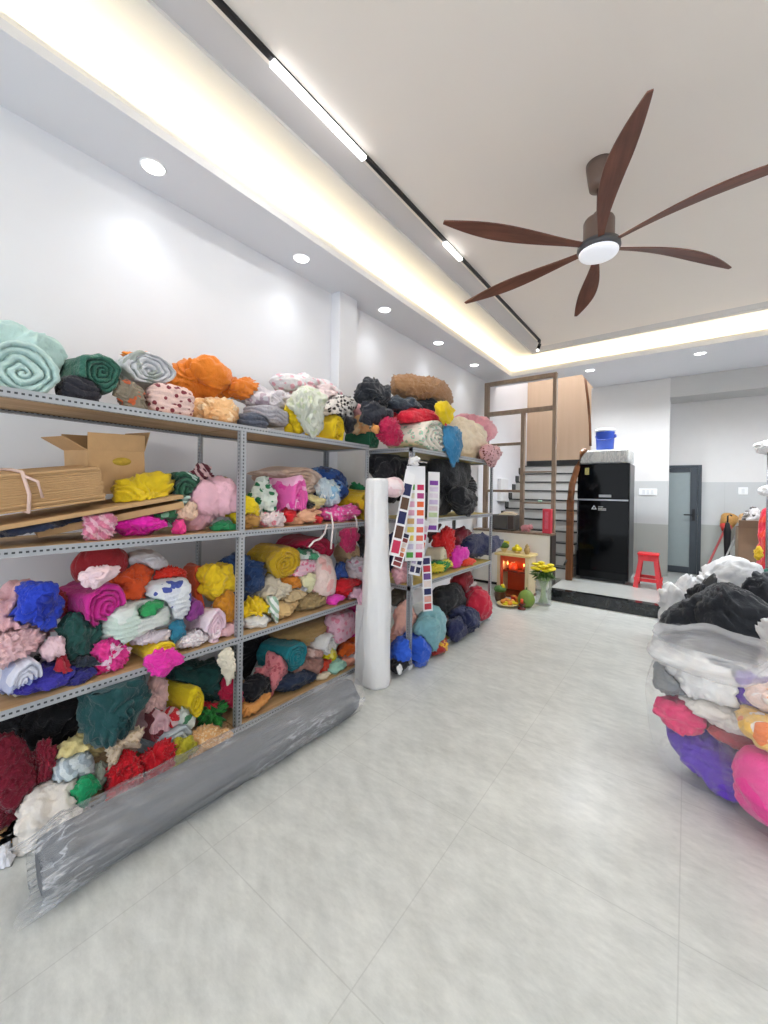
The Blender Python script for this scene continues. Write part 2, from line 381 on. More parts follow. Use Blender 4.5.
# ------------------------------------------------------------------ slotted-angle racks
def slot_mat(name, ax, base='#b4b8bd'):
    k = NT(name); co = k.n('ShaderNodeTexCoord').outputs['Object']
    sp = k.n('ShaderNodeSeparateXYZ'); k.l(co, sp.inputs[0])
    a = sp.outputs['XYZ'.index(ax)]; oth = [sp.outputs[i] for i in range(3) if 'XYZ'[i] != ax]
    s = k.math('LESS_THAN', k.math('FRACT', k.math('MULTIPLY', a, 1 / .022)), .5)
    m = None
    for o in oth:
        e = k.math('LESS_THAN', k.math('ABSOLUTE', k.math('SUBTRACT', k.math('ABSOLUTE', o), .019)), .0042); m = e if m is None else k.math('MAXIMUM', m, e)
    f = k.math('MULTIPLY', s, m); nz = k.noise(co, 20, 3)
    c = k.mix(nz, tuple(x * .85 for x in lin(base)[:3]) + (1,), lin(base))
    k.l(k.mix(f, c, lin('#3f4246')), k.b.inputs['Base Color'])
    k.b.inputs['Roughness'].default_value = .45; k.b.inputs['Metallic'].default_value = .25; return k.m
M_slot = {a: slot_mat('slotted_steel_' + a, a) for a in 'XYZ'}
M_ply = wood('shelf_board', '#b08a5c', '#cfae80', 'Y', .55, 3)
M_ply2 = wood('shelf_board_yellow', '#c2a84e', '#dcc878', 'Y', .5, 3)
M_foot = mat('white_plastic_foot', '#e8e8e6', .5)
def rack(name, lab, xf, depth, ys, levels, ztop, board, feet=False):
    e = empty(name, (xf - depth / 2, (ys[0] + ys[-1]) / 2, 0), label=lab, cat='rack')
    xb = xf - depth
    for i, y in enumerate(ys):
        for x, sx in ((xf, -1), (xb, 1)):
            sy = 1 if i < len(ys) - 1 else -1
            b = B(); b.box2((x, y, 0), (x + sx * .038, y + sy * .003, ztop)); b.box2((x, y, 0), (x + sx * .003, y + sy * .038, ztop))
            p = b.build('post', M_slot['Z'], loc=(x, y, 0), wp=e)
            if feet: B().box2((x - sx * .008, y - sy * .008, 0), (x + sx * .046, y + sy * .046, .03), bev=.004).build('foot_cap', M_foot, loc=(x, y, 0), wp=e).parent = p; p.children[0].location = (0, 0, 0)
    for z in levels:
        for a, c in zip(ys, ys[1:]):
            B().box2((xb + .004, a + .005, z - .008), (xf - .004, c - .005, z + .012)).build('shelf_board', board, wp=e)
            for x, sx in ((xf, -1), (xb, 1)):
                b = B(); b.box2((x + .0005 * -sx, a, z - .026), (x + sx * .0025, c, z + .012)); b.box2((x, a, z - .026), (x + sx * .03, c, z - .0235))
                b.build('beam', M_slot['Y'], loc=(x, a, z - .026), wp=e)
        for y, sy in ((ys[0], 1), (ys[-1], -1)):
            B().box2((xb, y, z - .026), (xf, y + sy * .0025, z + .012)).build('side_beam', M_slot['X'], loc=(xb, y, z - .026), wp=e)
    return e
XF, XB, RY = -2.169, -2.685, (.155, 1.405, 2.635)
LV = (.03, .582, 1.232, 1.88)
rack('shelving_rack', 'long grey slotted-angle rack of four plywood shelves heaped with fabric along the white wall', XF, XF - XB, RY, LV, 1.890, M_ply)
XF2, XB2, RY2 = -1.844, -2.36, (2.815, 4.57)
LV2 = (.05, .69, 1.25, 1.865)
rack('shelving_rack', 'farther shelving rack with yellowish boards, beyond the upright white roll', XF2, XF2 - XB2, RY2, LV2, 1.875, M_ply2, True)

# ------------------------------------------------------------------ ceiling fan
M_walnut = wood('walnut_blade', '#5a3327', '#7d4c3b', 'X', .45, 4)
M_fanb = mat('brown_fan_metal', '#6f5e56', .4, .3, var=.03)
M_fanl = emit('fan_lamp_glass', '#e8eaf0', .3)
fx, fy, fz = -.494, 2.972, 3.12
fan = empty('ceiling_fan', (fx, fy, CZ - .03), label='six-bladed walnut ceiling fan with a round white lamp, hanging from the tray ceiling', cat='fan')
B().lathe([(.03, -.17), (.062, -.165), (.07, -.12), (.082, -.03), (.084, 0)], (fx, fy, CZ - .03), 40).build('canopy', M_fanb, wp=fan)
B().tube([(fx, fy, CZ - .195), (fx, fy, fz + .22)], .016, 16).build('rod', mat('fan_rod_metal', '#5b3a33', .4, .3), wp=fan)
B().lathe([(.035, .26), (.04, .225), (.088, .215), (.094, .2), (.094, .075), (.1, .06), (.02, .055)], (fx, fy, fz), 48).build('motor', M_fanb, wp=fan)
B().lathe([(.1, .055), (.128, .05), (.132, .02), (.126, .005), (.118, .0)], (fx, fy, fz), 48).build('hub', mat('dark_hub', '#4a4a4e', .4, .2), wp=fan)
B().lathe([(.118, .012), (.12, -.006), (.112, -.02), (.08, -.028), (.03, -.031), (.001, -.031)], (fx, fy, fz), 48).build('lamp', M_fanl, wp=fan)
def blade_bm():
    b = bmesh.new(); N = 28; rows = []
    for i in range(N + 1):
        t = i / N; x = .09 + 1.0 * t
        w = .026 + .062 * math.sin(min(1, t / .62) * PI / 2) ** 1.6 if t < .62 else .088 * (1 - ((t - .62) / .38) ** 1.7 * .82)
        off = -.03 * math.sin(t * PI) + .035 * t * t; tw = .42 - .2 * t; z = .035 + .02 * math.sin(t * PI)
        row = []
        for sgn, dz in ((-1, .004), (1, .004), (1, -.004), (-1, -.004)):
            yy = sgn * w * .5 * 1.45; row.append(b.verts.new((x, off + yy * math.cos(tw), z + yy * math.sin(tw) * .55 + dz)))
        rows.append(row)
    for p, q in zip(rows, rows[1:]):
        for k in range(4): b.faces.new((p[k], p[(k + 1) % 4], q[(k + 1) % 4], q[k]))
    b.faces.new(rows[0]); b.faces.new(rows[-1][::-1]); bmesh.ops.recalc_face_normals(b, faces=b.faces)
    me = bpy.data.meshes.new('blade'); b.to_mesh(me); b.free(); return me
bl_me = blade_bm()
for i in range(6):
    o = bpy.data.objects.new('blade', bl_me); COL.objects.link(o)
    if i == 0: bl_me.materials.append(M_walnut)
    o.parent = fan; o.location = (0, 0, fz - (CZ - .03)); o.rotation_euler = (0, 0, math.radians(47 + 60 * i))

# ------------------------------------------------------------------ staircase, handrail
M_step = mat('pale_riser', '#d0cfcb', .4, var=.03); M_tread = mat('black_tread', '#2b2d2e', .2, var=.05)
M_oak = wood('handrail_wood', '#5f3819', '#7d4c26', 'Z', .35, 4)
st = empty('staircase', (-2.1, 6.8, .15), kind='structure'); st['label'] = 'steep pale staircase with black treads behind the shelf divider'
N, RISE, RUN, SX0, SX1 = 11, .178, .195, WX, -1.47
b = B()
for i in range(N):
    y = 6.82 + RUN * i; z = .15 + RISE * i
    b.box2((SX0, y, z), (SX1, 9.05, z + RISE - .025))
struct('riser', b, M_step, None).parent = st; st.children[0].location = -st.location
for i in range(N):
    y = 6.82 + RUN * i; z = .15 + RISE * (i + 1)
    q = B().box2((SX0, y - .02, z - .0249), (SX1, y + RUN + .01 if i < N - 1 else 9.05, z), bev=.004).build('tread', M_tread, wp=st); q['kind'] = 'structure'
sk = B()
for i in range(N):
    y = 6.82 + RUN * i; z = .15 + RISE * (i + 1)
    sk.box2((WX, y - .04, z), (WX + .012, y + RUN - .041, z + .12))
sk.box2((WX + .013, 9.03, .15 + RISE * N), (SX1, 9.05, .15 + RISE * N + .12))
sk.build('skirting', M_tread, wp=st)['kind'] = 'structure'
hr = empty('stair_handrail', (-1.44, 6.78, .15), label='brown wooden handrail and post running up beside the staircase', cat='handrail')
P = lambda u, v, y: Vector(on_y(u, v, y))
b = B(); p0 = P(569, 581, 6.79); p1 = P(577, 505, 6.79)
b.box2((p0.x - .05, 6.75, .151), (p0.x + .05, 6.83, 1.42), bev=.012); b.build('newel_post', M_oak, wp=hr)
b = B(); b.tube([(p0.x, 6.79, 1.40), P(572, 485, 6.86), P(577, 468, 6.9), P(582, 453, 6.92), P(586, 449, 6.93)], [.05, .05, .045, .04, .036], 12); b.build('rail', M_oak, wp=hr)
for t in (.3,):
    B().tube([(p0.x - .02, 6.70, .15 + .33), (-1.514, 6.66, .15 + .24)], .014, 8).build('foot_bracket', M_blk, wp=hr)
# upper flight seen from below: sloping stringer with rail
up2 = empty('upper_stair_rail', P(588, 440, 8.1), label='dark brown rail sloping up along the tan wall above the refrigerator', cat='handrail')
b = B(); b.tube([P(584.5, 373, 8.12), P(588, 400, 8.12), P(590, 425, 8.12), P(590.5, 446, 8.12)], .022, 8); b.build('rail', M_oak, wp=up2)
b = B(); q0, q1, q2, q3 = P(557, 376, 8.14), P(584, 376, 8.14), P(590, 446, 8.14), P(557, 446, 8.14)

# ------------------------------------------------------------------ divider frame on its low cabinet
M_frame = wood('divider_wood', '#7d6a5a', '#94806d', 'Z', .4, 3)
FYD = 6.47
dv = empty('room_divider', (-2.3, FYD, .9), label='open brown wooden lattice divider standing on the low white cabinet, up to the ceiling', cat='divider')
CXR = float(on_y(551.5, 560, 6.28)[0]); CZT = float(on_y(551, 534, 6.28)[2])
DX0, DX1, DZ0 = float(on_y(483.5, 450, 6.43)[0]), float(on_y(555.5, 450, 6.43)[0]), CZT + .001
zz = lambda u, v: float(on_y(u, v, FYD)[2]); xx = lambda u, v: float(on_y(u, v, FYD)[0])
def bar(nm, x0, x1, z0, z1, m=None): B().box2((x0, FYD - .04, z0), (x1, FYD + .04, z1), bev=.004).build(nm, m or M_frame, wp=dv)
SZF = 3.37
xm = xx(523, 450)
bar('stile', DX0, DX0 + .07, DZ0, SZF); bar('stile', DX1 - .055, DX1, DZ0, SZF); bar('stile', xm - .028, xm + .028, DZ0, zz(523, 413))
bar('crosspiece', DX0 + .071, DX1 - .056, SZF - .06, SZF); bar('crosspiece', DX0 + .071, DX1 - .056, zz(523, 413), zz(523, 409))
for v in (444.5, 491): bar('shelf', DX0 + .071, xm - .029, zz(505, v) - .02, zz(505, v) + .02)
for v in (472, 503): bar('shelf', xm + .029, DX1 - .056, zz(537, v) - .012, zz(537, v) + .012)
cb = empty('low_cabinet', ((DX0 + CXR) / 2, 6.5, 0), label='low white cabinet with a brown top under the lattice divider', cat='cabinet')
M_whl = mat('white_laminate', '#f4f1ea', .4, var=.015)
B().box2((WX + .01, 6.30, .05), (CXR - .03, 6.52, CZT - .032)).build('body', M_whl, wp=cb)
B().box2((WX + .01, 6.34, .0), (CXR - .05, 6.52, .05)).build('plinth', M_blk, wp=cb)
B().box2((WX + .01, 6.27, CZT - .031), (CXR, 6.53, CZT), bev=.004).build('top', M_frame, wp=cb)
B().box2((CXR - .029, 6.29, 0), (CXR, 6.52, CZT - .032)).build('end_panel', mat('dark_end_panel', '#3c3734', .4), wp=cb)

# things on the cabinet and on the divider's shelves
mw_ = empty('microwave_oven', (xx(504, 525) , 6.5, CZT + .0005), label='dark grey microwave on the low cabinet, inside the divider', cat='microwave')
x0, x1 = float(on_y(491.5, 525, 6.31)[0]), float(on_y(514.5, 525, 6.31)[0])
B().box2((x0, 6.31, CZT + .012), (x1, 6.66, CZT + .25), bev=.008).build('body', mat('grey_steel', '#6c6b6a', .4, .4), wp=mw_)
B().box2((x0 + .02, 6.295, CZT + .03), (x1 - .12, 6.3095, CZT + .235), bev=.003).build('door', mat('dark_glass', '#55524f', .2), wp=mw_)
B().box2((x1 - .105, 6.298, CZT + .03), (x1 - .015, 6.3095, CZT + .235)).build('control_panel', mat('panel_dark', '#4a3d39', .4), wp=mw_)
B().box2((x0 + .03, 6.35, CZT + .0005), (x0 + .07, 6.6, CZT + .0119)).box2((x1 - .07, 6.35, CZT + .0005), (x1 - .03, 6.6, CZT + .0119)).build('foot', M_blk, wp=mw_)
b = B(); b.box((0, 0, .008), (.26, .2, .015), Rz(.2)); b.box((.02, 0, .024), (.2, .16, .015), Rz(-.2)); b.box((.0, .02, .04), (.16, .12, .014), Rz(.5))
o = b.build('paper_stack', mat('cream_paper', '#efe2c8', .8), label='small stack of cream papers lying on top of the microwave', cat='papers'); o.location = (x1 - .14, 6.42, CZT + .2505)
pg = empty('toy_pig', (float(on_y(526, 532, 6.38)[0]), 6.38, CZT + .0005), label='small pink pig ornament on the cabinet top', cat='ornament')
M_pig = mat('pink_ceramic', '#d98f98', .35)
b = B(); b.ball((0, 0, .06), (.085, .055, .05)); b.ball((.075, -.03, .075), (.042, .04, .04)); b.ball((.095, -.065, .07), (.016, .014, .014)); b.build('body', M_pig, pg)
for x in (-.05, .045):
    for y in (-.028, .028): B().tube([(x, y, 0), (x, y, .045)], .014, 10).build('leg', M_pig, pg)
B().prism([(.05, .105), (.07, .102), (.058, .13)], 'y', -.045, -.035).build('ear', M_pig, pg); B().prism([(.075, .105), (.095, .1), (.09, .13)], 'y', -.03, -.02).build('ear', M_pig, pg)
rc = empty('red_box', (float(on_y(547.5, 522, 6.36)[0]), 6.36, CZT + .0005), label='tall narrow pinkish-red box standing at the end of the cabinet top', cat='box')
B().box((0, 0, .185), (.12, .11, .37), bev=.004).build('carton', mat('red_card', '#d43a4d', .45), rc)
B().box((0, -.0565, .2), (.05, .002, .26)).build('lettering_panel', mat('red_panel', '#e0627a', .5, var=.2, scale=60), rc)
gc = empty('small_cup', (float(on_y(540, 502, FYD)[0]), FYD, zz(537, 503) + .0125), label='tiny pale green cup on the divider shelf above the red box', cat='cup')
B().lathe([(.02, 0), (.026, .004), (.032, .035), (.028, .035), (.02, .008)], (0, 0, 0), 20).build('cup', mat('pale_green_glaze', '#bfe0cf', .3), gc); gc.children[0].name = 'bowl'
o = B().box2((WX + .001, 7.35, 1.35), (WX + .07, 7.75, 1.78), bev=.006).build('electrical_box', mat('white_box', '#e9e9ea', .5), label='white electrical cabinet on the side wall behind the divider', cat='electrical box')

# ------------------------------------------------------------------ refrigerator, cooler and stool
RYF = 7.0
rx0, rx1 = -1.415, -.69
fr = empty('refrigerator', ((rx0 + rx1) / 2, RYF + .35, .15), label='tall black two-door refrigerator with a wrapped top on the raised floor', cat='refrigerator')
M_gloss = mat('black_glass_door', '#08090c', .06, var=.0, spec=.12); M_fbody = mat('dark_fridge_body', '#2a2b2f', .35); M_steel = mat('satin_steel', '#9a9da2', .3, .8)
B().box2((rx0, RYF + .05, .2), (rx1, 7.68, 1.99), bev=.01).build('body', M_fbody, wp=fr)
B().box2((rx0 + .05, RYF + .07, .15), (rx1 - .05, 7.6, .2)).build('foot', M_blk, wp=fr)
zs = float(on_y(604, 500, RYF)[2])
B().box2((rx0 + .004, RYF, .2), (rx1 - .004, RYF + .048, zs - .012), bev=.012).build('door', M_gloss, wp=fr)
B().box2((rx0 + .004, RYF, zs + .012), (rx1 - .004, RYF + .048, 1.985), bev=.012).build('door', M_gloss, wp=fr)
B().box2((rx0 + .02, RYF + .005, zs - .0115), (rx1 - .02, RYF + .045, zs + .0115)).build('handle_strip', M_steel, wp=fr)
B().box2((rx0 + .014, RYF - .004, .6), (rx0 + .02, RYF - .0002, zs - .03)).build('trim_line', M_steel, wp=fr)
def fridge_mark():
    cx, _, cz = on_y(599, 508, RYF); M_w = mat('white_mark', '#cfd6dc', .5)
    r = .045; tri = [(cx - .07 + r * math.sin(a), cz + r * math.cos(a)) for a in (0, 2.094, 4.189)]
    tri2 = [(cx - .07 + r * .5 * math.sin(a), cz + r * .5 * math.cos(a)) for a in (0, 2.094, 4.189)]
    b = B()
    for k in range(3): b.prism([tri[k], tri[(k + 1) % 3], tri2[(k + 1) % 3], tri2[k]], 'y', RYF - .003, RYF - .0002)
    for dz, L in ((.018, .07), (-.01, .12), (-.03, .12)):
        for q in range(int(L / .014)): b.box2((cx - .01 + q * .014, RYF - .003, cz + dz - .007), (cx - .002 + q * .014, RYF - .0002, cz + dz + .007))
    b.build('logo', M_w, wp=fr)
    cx, _, cz = on_y(605, 496, RYF)
    b = B(); b.box2((cx - .085, RYF - .003, cz - .02), (cx + .085, RYF - .0002, cz + .02)); b.build('badge', mat('badge_silver', '#aab2bb', .4), wp=fr)
    cx, _, cz = on_y(587, 471, RYF)
    B().box2((cx - .03, RYF - .003, cz - .06), (cx + .03, RYF - .0002, cz + .05)).build('energy_label', mat('yellow_label', '#c9c27a', .6, var=.3, scale=40), wp=fr)
fridge_mark()
M_film = film('clear_film', '#e6ebec', .82)
wb = empty('wrapped_carton', (-1.05, 7.35, 1.995), label='flat film-wrapped polystyrene slab on top of the black refrigerator', cat='package')
B().box2((rx0 + .03, 7.08, 2.0005), (rx1 - .03, 7.66, 2.20), bev=.012).build('slab', mat('grey_styrofoam', '#bab9b5', .8, var=.12, scale=12), wp=wb)
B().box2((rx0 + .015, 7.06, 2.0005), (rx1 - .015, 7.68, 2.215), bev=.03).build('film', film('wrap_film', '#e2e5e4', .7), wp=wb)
cl = empty('water_cooler_jug', (-1.075, 7.32, 2.216), label='blue cooler bucket with a white lid on top of the refrigerator', cat='bucket')
M_blue = mat('blue_plastic', '#2c4fb4', .35)
B().lathe([(.1, 0), (.125, .01), (.135, .29), (.14, .3), (.13, .305)], (0, 0, 0), 36).build('bucket', M_blue, cl)
B().lathe([(.142, .305), (.144, .335), (.13, .352), (.02, .356)], (0, 0, 0), 36).build('lid', mat('white_lid', '#e3e8ee', .4), cl)
B().tube([(.137, 0, .25), (.16, -.05, .24), (.15, -.09, .2), (.09, -.135, .17), (0, -.155, .155), (-.09, -.135, .17), (-.13, -.06, .23), (-.137, 0, .25)], .007, 8).build('handle', mat('dark_blue', '#1c3484', .4), cl)
B().box((.15, -.02, .23), (.03, .06, .05), bev=.008).build('clip', M_blue, cl)

M_red = mat('red_plastic', '#dd1f2a', .3)
sx, sy = -.445, 7.10
sl = empty('plastic_stool', (sx, sy, .15), label='red plastic stool on the raised floor beside the refrigerator', cat='stool')
SH = .50
b = B(); b.box((0, 0, SH - .012), (.27, .27, .024), bev=.01); b.box((0, 0, SH - .04), (.25, .25, .03), bev=.006); b.build('seat', M_red, sl)
for dx in (-1, 1):
    for dy in (-1, 1):
        g = B(); z1, z0 = SH - .055, 0; w = .035
        t0, t1 = .178, .112
        def ring(t, z, w): return [(dx * t, dy * t, z), (dx * (t - w), dy * t, z), (dx * (t - w), dy * (t - .02), z), (dx * (t - .02), dy * (t - .02), z), (dx * (t - .02), dy * (t - w), z), (dx * t, dy * (t - w), z)]
        lo = [g.bm.verts.new(p) for p in ring(t0, z0, .062)]; hi = [g.bm.verts.new(p) for p in ring(t1, z1, .05)]
        g.bm.faces.new(lo); g.bm.faces.new(hi[::-1])
        for k in range(6): g.bm.faces.new((lo[k], hi[k], hi[(k + 1) % 6], lo[(k + 1) % 6]))
        g.build('leg', M_red, sl)
for a in range(4):
    b = B(); t = .166
    b.box((0, -t, .12), (.25, .014, .05), bev=.004); b.box((0, -.118, SH - .075), (.2, .014, .06), bev=.004)
    o = b.build('stretcher', M_red, sl); o.rotation_euler = (0, 0, a * PI / 2)

# ------------------------------------------------------------------ rear door and switches
M_dfr = mat('dark_grey_aluminium', '#3f464d', .4, .3); M_frost = mat('frosted_glass', '#8d999a', .25, var=.03)
dr = empty('door_1', (-.1, 8.79, .15), kind='structure')
dx0, dx1, dt = -.42, .195, 2.045
b = B(); b.box2((dx1 - .05, 8.74, .15), (dx1, 8.799, dt)); b.box2((dx0, 8.74, .15), (dx0 + .05, 8.799, dt)); b.box2((dx0 + .051, 8.74, dt - .05), (dx1 - .051, 8.799, dt)); b.build('frame', M_dfr, wp=dr)['kind'] = 'structure'
b = B(); b.box2((dx1 - .155, 8.752, .16), (dx1 - .053, 8.795, dt - .053)); b.box2((dx0 + .053, 8.752, .16), (dx0 + .12, 8.795, dt - .053)); b.box2((dx0 + .121, 8.752, dt - .12), (dx1 - .156, 8.795, dt - .053)); b.box2((dx0 + .121, 8.752, .16), (dx1 - .156, 8.795, .27)); b.build('leaf', M_dfr, wp=dr)['kind'] = 'structure'
B().box2((dx0 + .118, 8.768, .265), (dx1 - .153, 8.78, dt - .118)).build('pane', M_frost, wp=dr)['kind'] = 'structure'
hz_ = float(on_y(697, 515, 8.75)[2])
b = B(); b.box2((dx1 - .125, 8.742, hz_ - .1), (dx1 - .085, 8.7515, hz_ + .1), bev=.003); b.tube([(dx1 - .105, 8.745, hz_), (dx1 - .105, 8.69, hz_)], .01); b.tube([(dx1 - .105, 8.695, hz_), (dx1 - .24, 8.695, hz_)], .011); b.build('handle', M_blk, wp=dr)
M_sw = mat('white_switch', '#eef0f0', .4)
def switch(c, n, lab):
    e = empty('light_switch', c, label=lab, cat='switch')
    w = .07 * n; B().box((0, -.005, 0), (w + .05, .01, .12), bev=.004).build('plate', M_sw, e)
    for i in range(n): B().box(((i - (n - 1) / 2) * .06, -.0125, 0), (.042, .005, .075), bev=.002).build('rocker', mat('rocker', '#dcdfe0', .4), e)
c = on_y(648, 492, 8.2); switch((c[0], 8.1995, c[2]), 3, 'wide white switch plate on the wall beside the refrigerator')
c = on_y(743, 491, 8.8); switch((c[0], 8.7995, c[2]), 1, 'square white switch on the tiled wall beyond the grey door')

# ------------------------------------------------------------------ household altar, vase and offerings
M_gold = mat('cream_gold_paint', '#e7cf8f', .35, var=.08); M_org = mat('orange_red_lacquer', '#e2552f', .35, var=.06)
ax0, ax1, ay0, ay1 = float(on_y(497.5, 570, 5.78)[0]), float(on_y(529, 570, 5.78)[0]), 5.76, 6.10
az = float(on_y(513, 554, 5.76)[2])
al = empty('altar_shrine', ((ax0 + ax1) / 2, 5.9, 0), label='small cream and orange household altar on the floor in front of the low white cabinet', cat='altar')
B().box2((ax0 - .03, ay0 - .04, az - .035), (ax1 + .03, ay1, az), bev=.006).build('top', M_gold, wp=al)
for xa, xb_ in ((ax0, ax0 + .05), (ax1 - .05, ax1)): B().box2((xa, ay0, .0305), (xb_, ay1, az - .036)).build('side_post', mat('cream_side', '#ecd9b0', .4), wp=al)
B().box2((ax0 + .051, ay1 - .02, .03), (ax1 - .051, ay1, az - .036)).build('back_panel', M_org, wp=al)
b = B(); nn = 7
poly = [(ax0 + .051, az - .036)] + [(ax0 + .051 + (ax1 - ax0 - .102) * i / 24, az - .09 - .03 * abs(math.sin(i / 24 * PI * 3))) for i in range(25)] + [(ax1 - .051, az - .036)]
b.prism(poly, 'y', ay0 + .005, ay0 + .02); b.build('valance', M_org, wp=al)
B().box2((ax0 - .02, ay0 - .06, 0), (ax1 + .02, ay1, .03), bev=.004).build('base', mat('brown_base', '#7b4526', .4), wp=al)
B().box2((ax0 + .051, ay0 + .08, .34), (ax1 - .051, ay1 - .021, .36)).build('ledge', mat('dark_ledge', '#6a2f22', .4), wp=al)
B().tube([(ax0 + .075, ay0 - .01, .031), (ax0 + .075, ay0 - .01, az - .036)], .022, 14).build('column', M_org, wp=al)
for q in (ax0 + .11, ax1 - .11):
    e = empty('electric_candle', (q, 5.90, .3605), label='small lit electric candle inside the altar, on its %s ledge end' % ('rack-side' if q < (ax0 + ax1) / 2 else 'vase-side'), cat='candle', group='electric candles in the altar')
    B().lathe([(.018, 0), (.018, .01), (.011, .014), (.011, .07)], (0, 0, 0), 14).build('stem', mat('dark_red', '#5a1b18', .3), e); B().lathe([(.008, .0701), (.013, .085), (.008, .105), (.001, .115)], (0, 0, 0), 14).build('bulb', emit('candle_bulb', '#ffb060', 1.6), e)
    d_ = bpy.data.lights.new('candle_light', 'POINT'); d_.energy = .35; d_.color = (1, .6, .3); d_.shadow_soft_size = .02
    o_ = bpy.data.objects.new('candle_light', d_); COL.objects.link(o_); o_.location = (q, 5.87, .49)
def fruitpot(name, u, v0, v1, y, wpx, lab, cat, m1, shape):
    c = on_y(u, v1, y); z1 = on_y(u, v0, y)[2]; h = z1 - c[2]; r = wpx / 399 * 6.0 / 2
    return c, h, r
M_fl = mat('yellow_petals', '#f7e024', .6, var=.12, scale=40); M_lf = mat('green_leaves', '#4f7a34', .6, var=.2, scale=30)
rng = random.Random(5)
def posy(e, n, r, zc, flat=.7, pr=.03):
    for i in range(n):
        a = rng.uniform(0, 2 * PI); q = r * math.sqrt(rng.random()); g = B()
        c = (q * math.cos(a), q * math.sin(a), zc + rng.uniform(-.02, .03) * flat)
        for k in range(9):
            t = 2 * PI * k / 9; g.ball((c[0] + math.cos(t) * pr * .55, c[1] + math.sin(t) * pr * .55, c[2] + pr * .05), (pr * .5, pr * .5, pr * .34), 1)
        g.ball(c, (pr * .55, pr * .55, pr * .5), 2); g.build('flower', M_fl, e)
topz = az + .0005
def on_top(u, y=5.9): return (float(on_y(u, 552, y)[0]), y, topz)
e = empty('flower_bowl', on_top(504), label='gold bowl piled with yellow blooms on the altar top, next to the rack', cat='bowl')
B().lathe([(.03, 0), (.032, .01), (.055, .05), (.06, .06)], (0, 0, 0), 24).build('bowl', M_gold, e); B().ball((0, 0, .09), (.075, .075, .05), 3).build('leaves', M_lf, e); posy(e, 8, .07, .13)
e = empty('fruit_plate', on_top(517), label='plate of yellow fruit in the middle of the altar top', cat='plate')
B().lathe([(.04, 0), (.04, .01), (.08, .03), (.085, .035)], (0, 0, 0), 24).build('plate', M_gold, e)
for i in range(5): B().ball((.04 * math.cos(i * 1.257), .04 * math.sin(i * 1.257), .06), (.035, .035, .033), 3).build('fruit', M_fl, e)
B().ball((0, 0, .095), (.035, .035, .033), 3).build('fruit', M_fl, e)
e = empty('brass_urn', on_top(527), label='small tan urn at the end of the altar top', cat='urn')
B().lathe([(.025, 0), (.03, .01), (.045, .05), (.04, .08), (.025, .1), (.03, .11)], (0, 0, 0), 24).build('urn_body', mat('tan_brass', '#b59a6a', .35, .4), e); B().lathe([(.03, .1105), (.028, .12), (.01, .135), (.006, .15)], (0, 0, 0), 16).build('lid', mat('tan_brass', '#b59a6a', .35, .4), e)
def on_f(u, y): return (float(on_y(u, 590, y)[0]), y, 0)
e = empty('incense_pot', on_f(500, 5.40), label='dark ceramic pot of flowers on the floor at the altar corner beside the rack', cat='pot')
B().lathe([(.05, 0), (.06, .01), (.08, .08), (.07, .13), (.075, .14)], (0, 0, 0), 28).build('pot', mat('brown_glaze', '#5a3a24', .3), e); B().ball((0, 0, .17), (.085, .085, .05), 3).build('leaves', M_lf, e); posy(e, 6, .06, .21, pr=.025)
e = empty('offering_tray', on_f(508, 5.25), label='low plate of yellow flowers and fruit on the floor in front of the altar', cat='plate')
B().lathe([(.08, 0), (.09, .008), (.14, .03), (.145, .035)], (0, 0, 0), 32).build('plate', M_gold, e); posy(e, 9, .1, .055, pr=.035)
for i in range(4): B().ball((.06 * math.cos(i * 1.57 + .7), .06 * math.sin(i * 1.57 + .7), .055), (.04, .04, .035), 3).build('fruit', mat('orange_peel', '#e08a2a', .5), e)
e = empty('deity_figurine', (float(on_y(513, 580, 5.93)[0]), 5.93, .3605), label='little red and gold seated figurine inside the altar', cat='figurine')
B().lathe([(.06, 0), (.065, .02), (.055, .05), (.045, .09), (.03, .105)], (0, 0, 0), 20).build('robe', M_org, e); B().ball((0, 0, .13), (.028, .028, .032), 3).build('head', mat('cream_side', '#ecd9b0', .4), e); B().lathe([(.03, .145), (.032, .16), (.01, .18)], (0, 0, 0), 16).build('hat', M_gold, e)
for i, (u, y, c) in enumerate(((514, 5.42, '#c9392c'), (519, 5.36, '#d98a28'))):
    e = empty('offering_cup', on_f(u, y), label='small %s cup on the floor in front of the altar' % ('red', 'amber')[i], cat='cup')
    B().lathe([(.03, 0), (.032, .008), (.042, .09), (.044, .1), (.036, .1), (.028, .02)], (0, 0, 0), 20).build('vessel', mat('cup' + str(i), c, .3), e); B().ball((0, 0, .095), (.034, .034, .02), 2).build('filling', mat('cup_fill', '#c8912f', .6), e)
e = empty('candle_holder', on_f(522, 5.22), label='dark red candle holder on the floor between the gourd and the flower plate', cat='candle')
B().lathe([(.05, 0), (.05, .015), (.02, .03), (.02, .05), (.045, .06), (.045, .075)], (0, 0, 0), 20).build('stand', mat('dark_red', '#5a1b18', .3), e); B().tube([(0, 0, .075), (0, 0, .13)], .02, 14).build('candle', M_org, e)
e = empty('pomelo', on_f(526.5, 5.36), label='large green pomelo standing in front of the altar, beside the glass vase', cat='fruit')
B().lathe([(.02, 0), (.07, .015), (.105, .07), (.11, .11), (.09, .17), (.05, .215), (.02, .23), (.004, .232)], (0, 0, 0), 32).build('rind', mat('green_rind', '#7f9b3f', .45, var=.15, scale=30), e); B().tube([(0, 0, .231), (.004, 0, .26)], .008, 8).build('stalk', M_lf, e)
vx, vy, _ = on_z(541, 606, 0); vy += .1
vs = empty('flower_vase', (vx, vy, 0), label='clear glass vase of yellow flowers on the floor in front of the step', cat='vase')
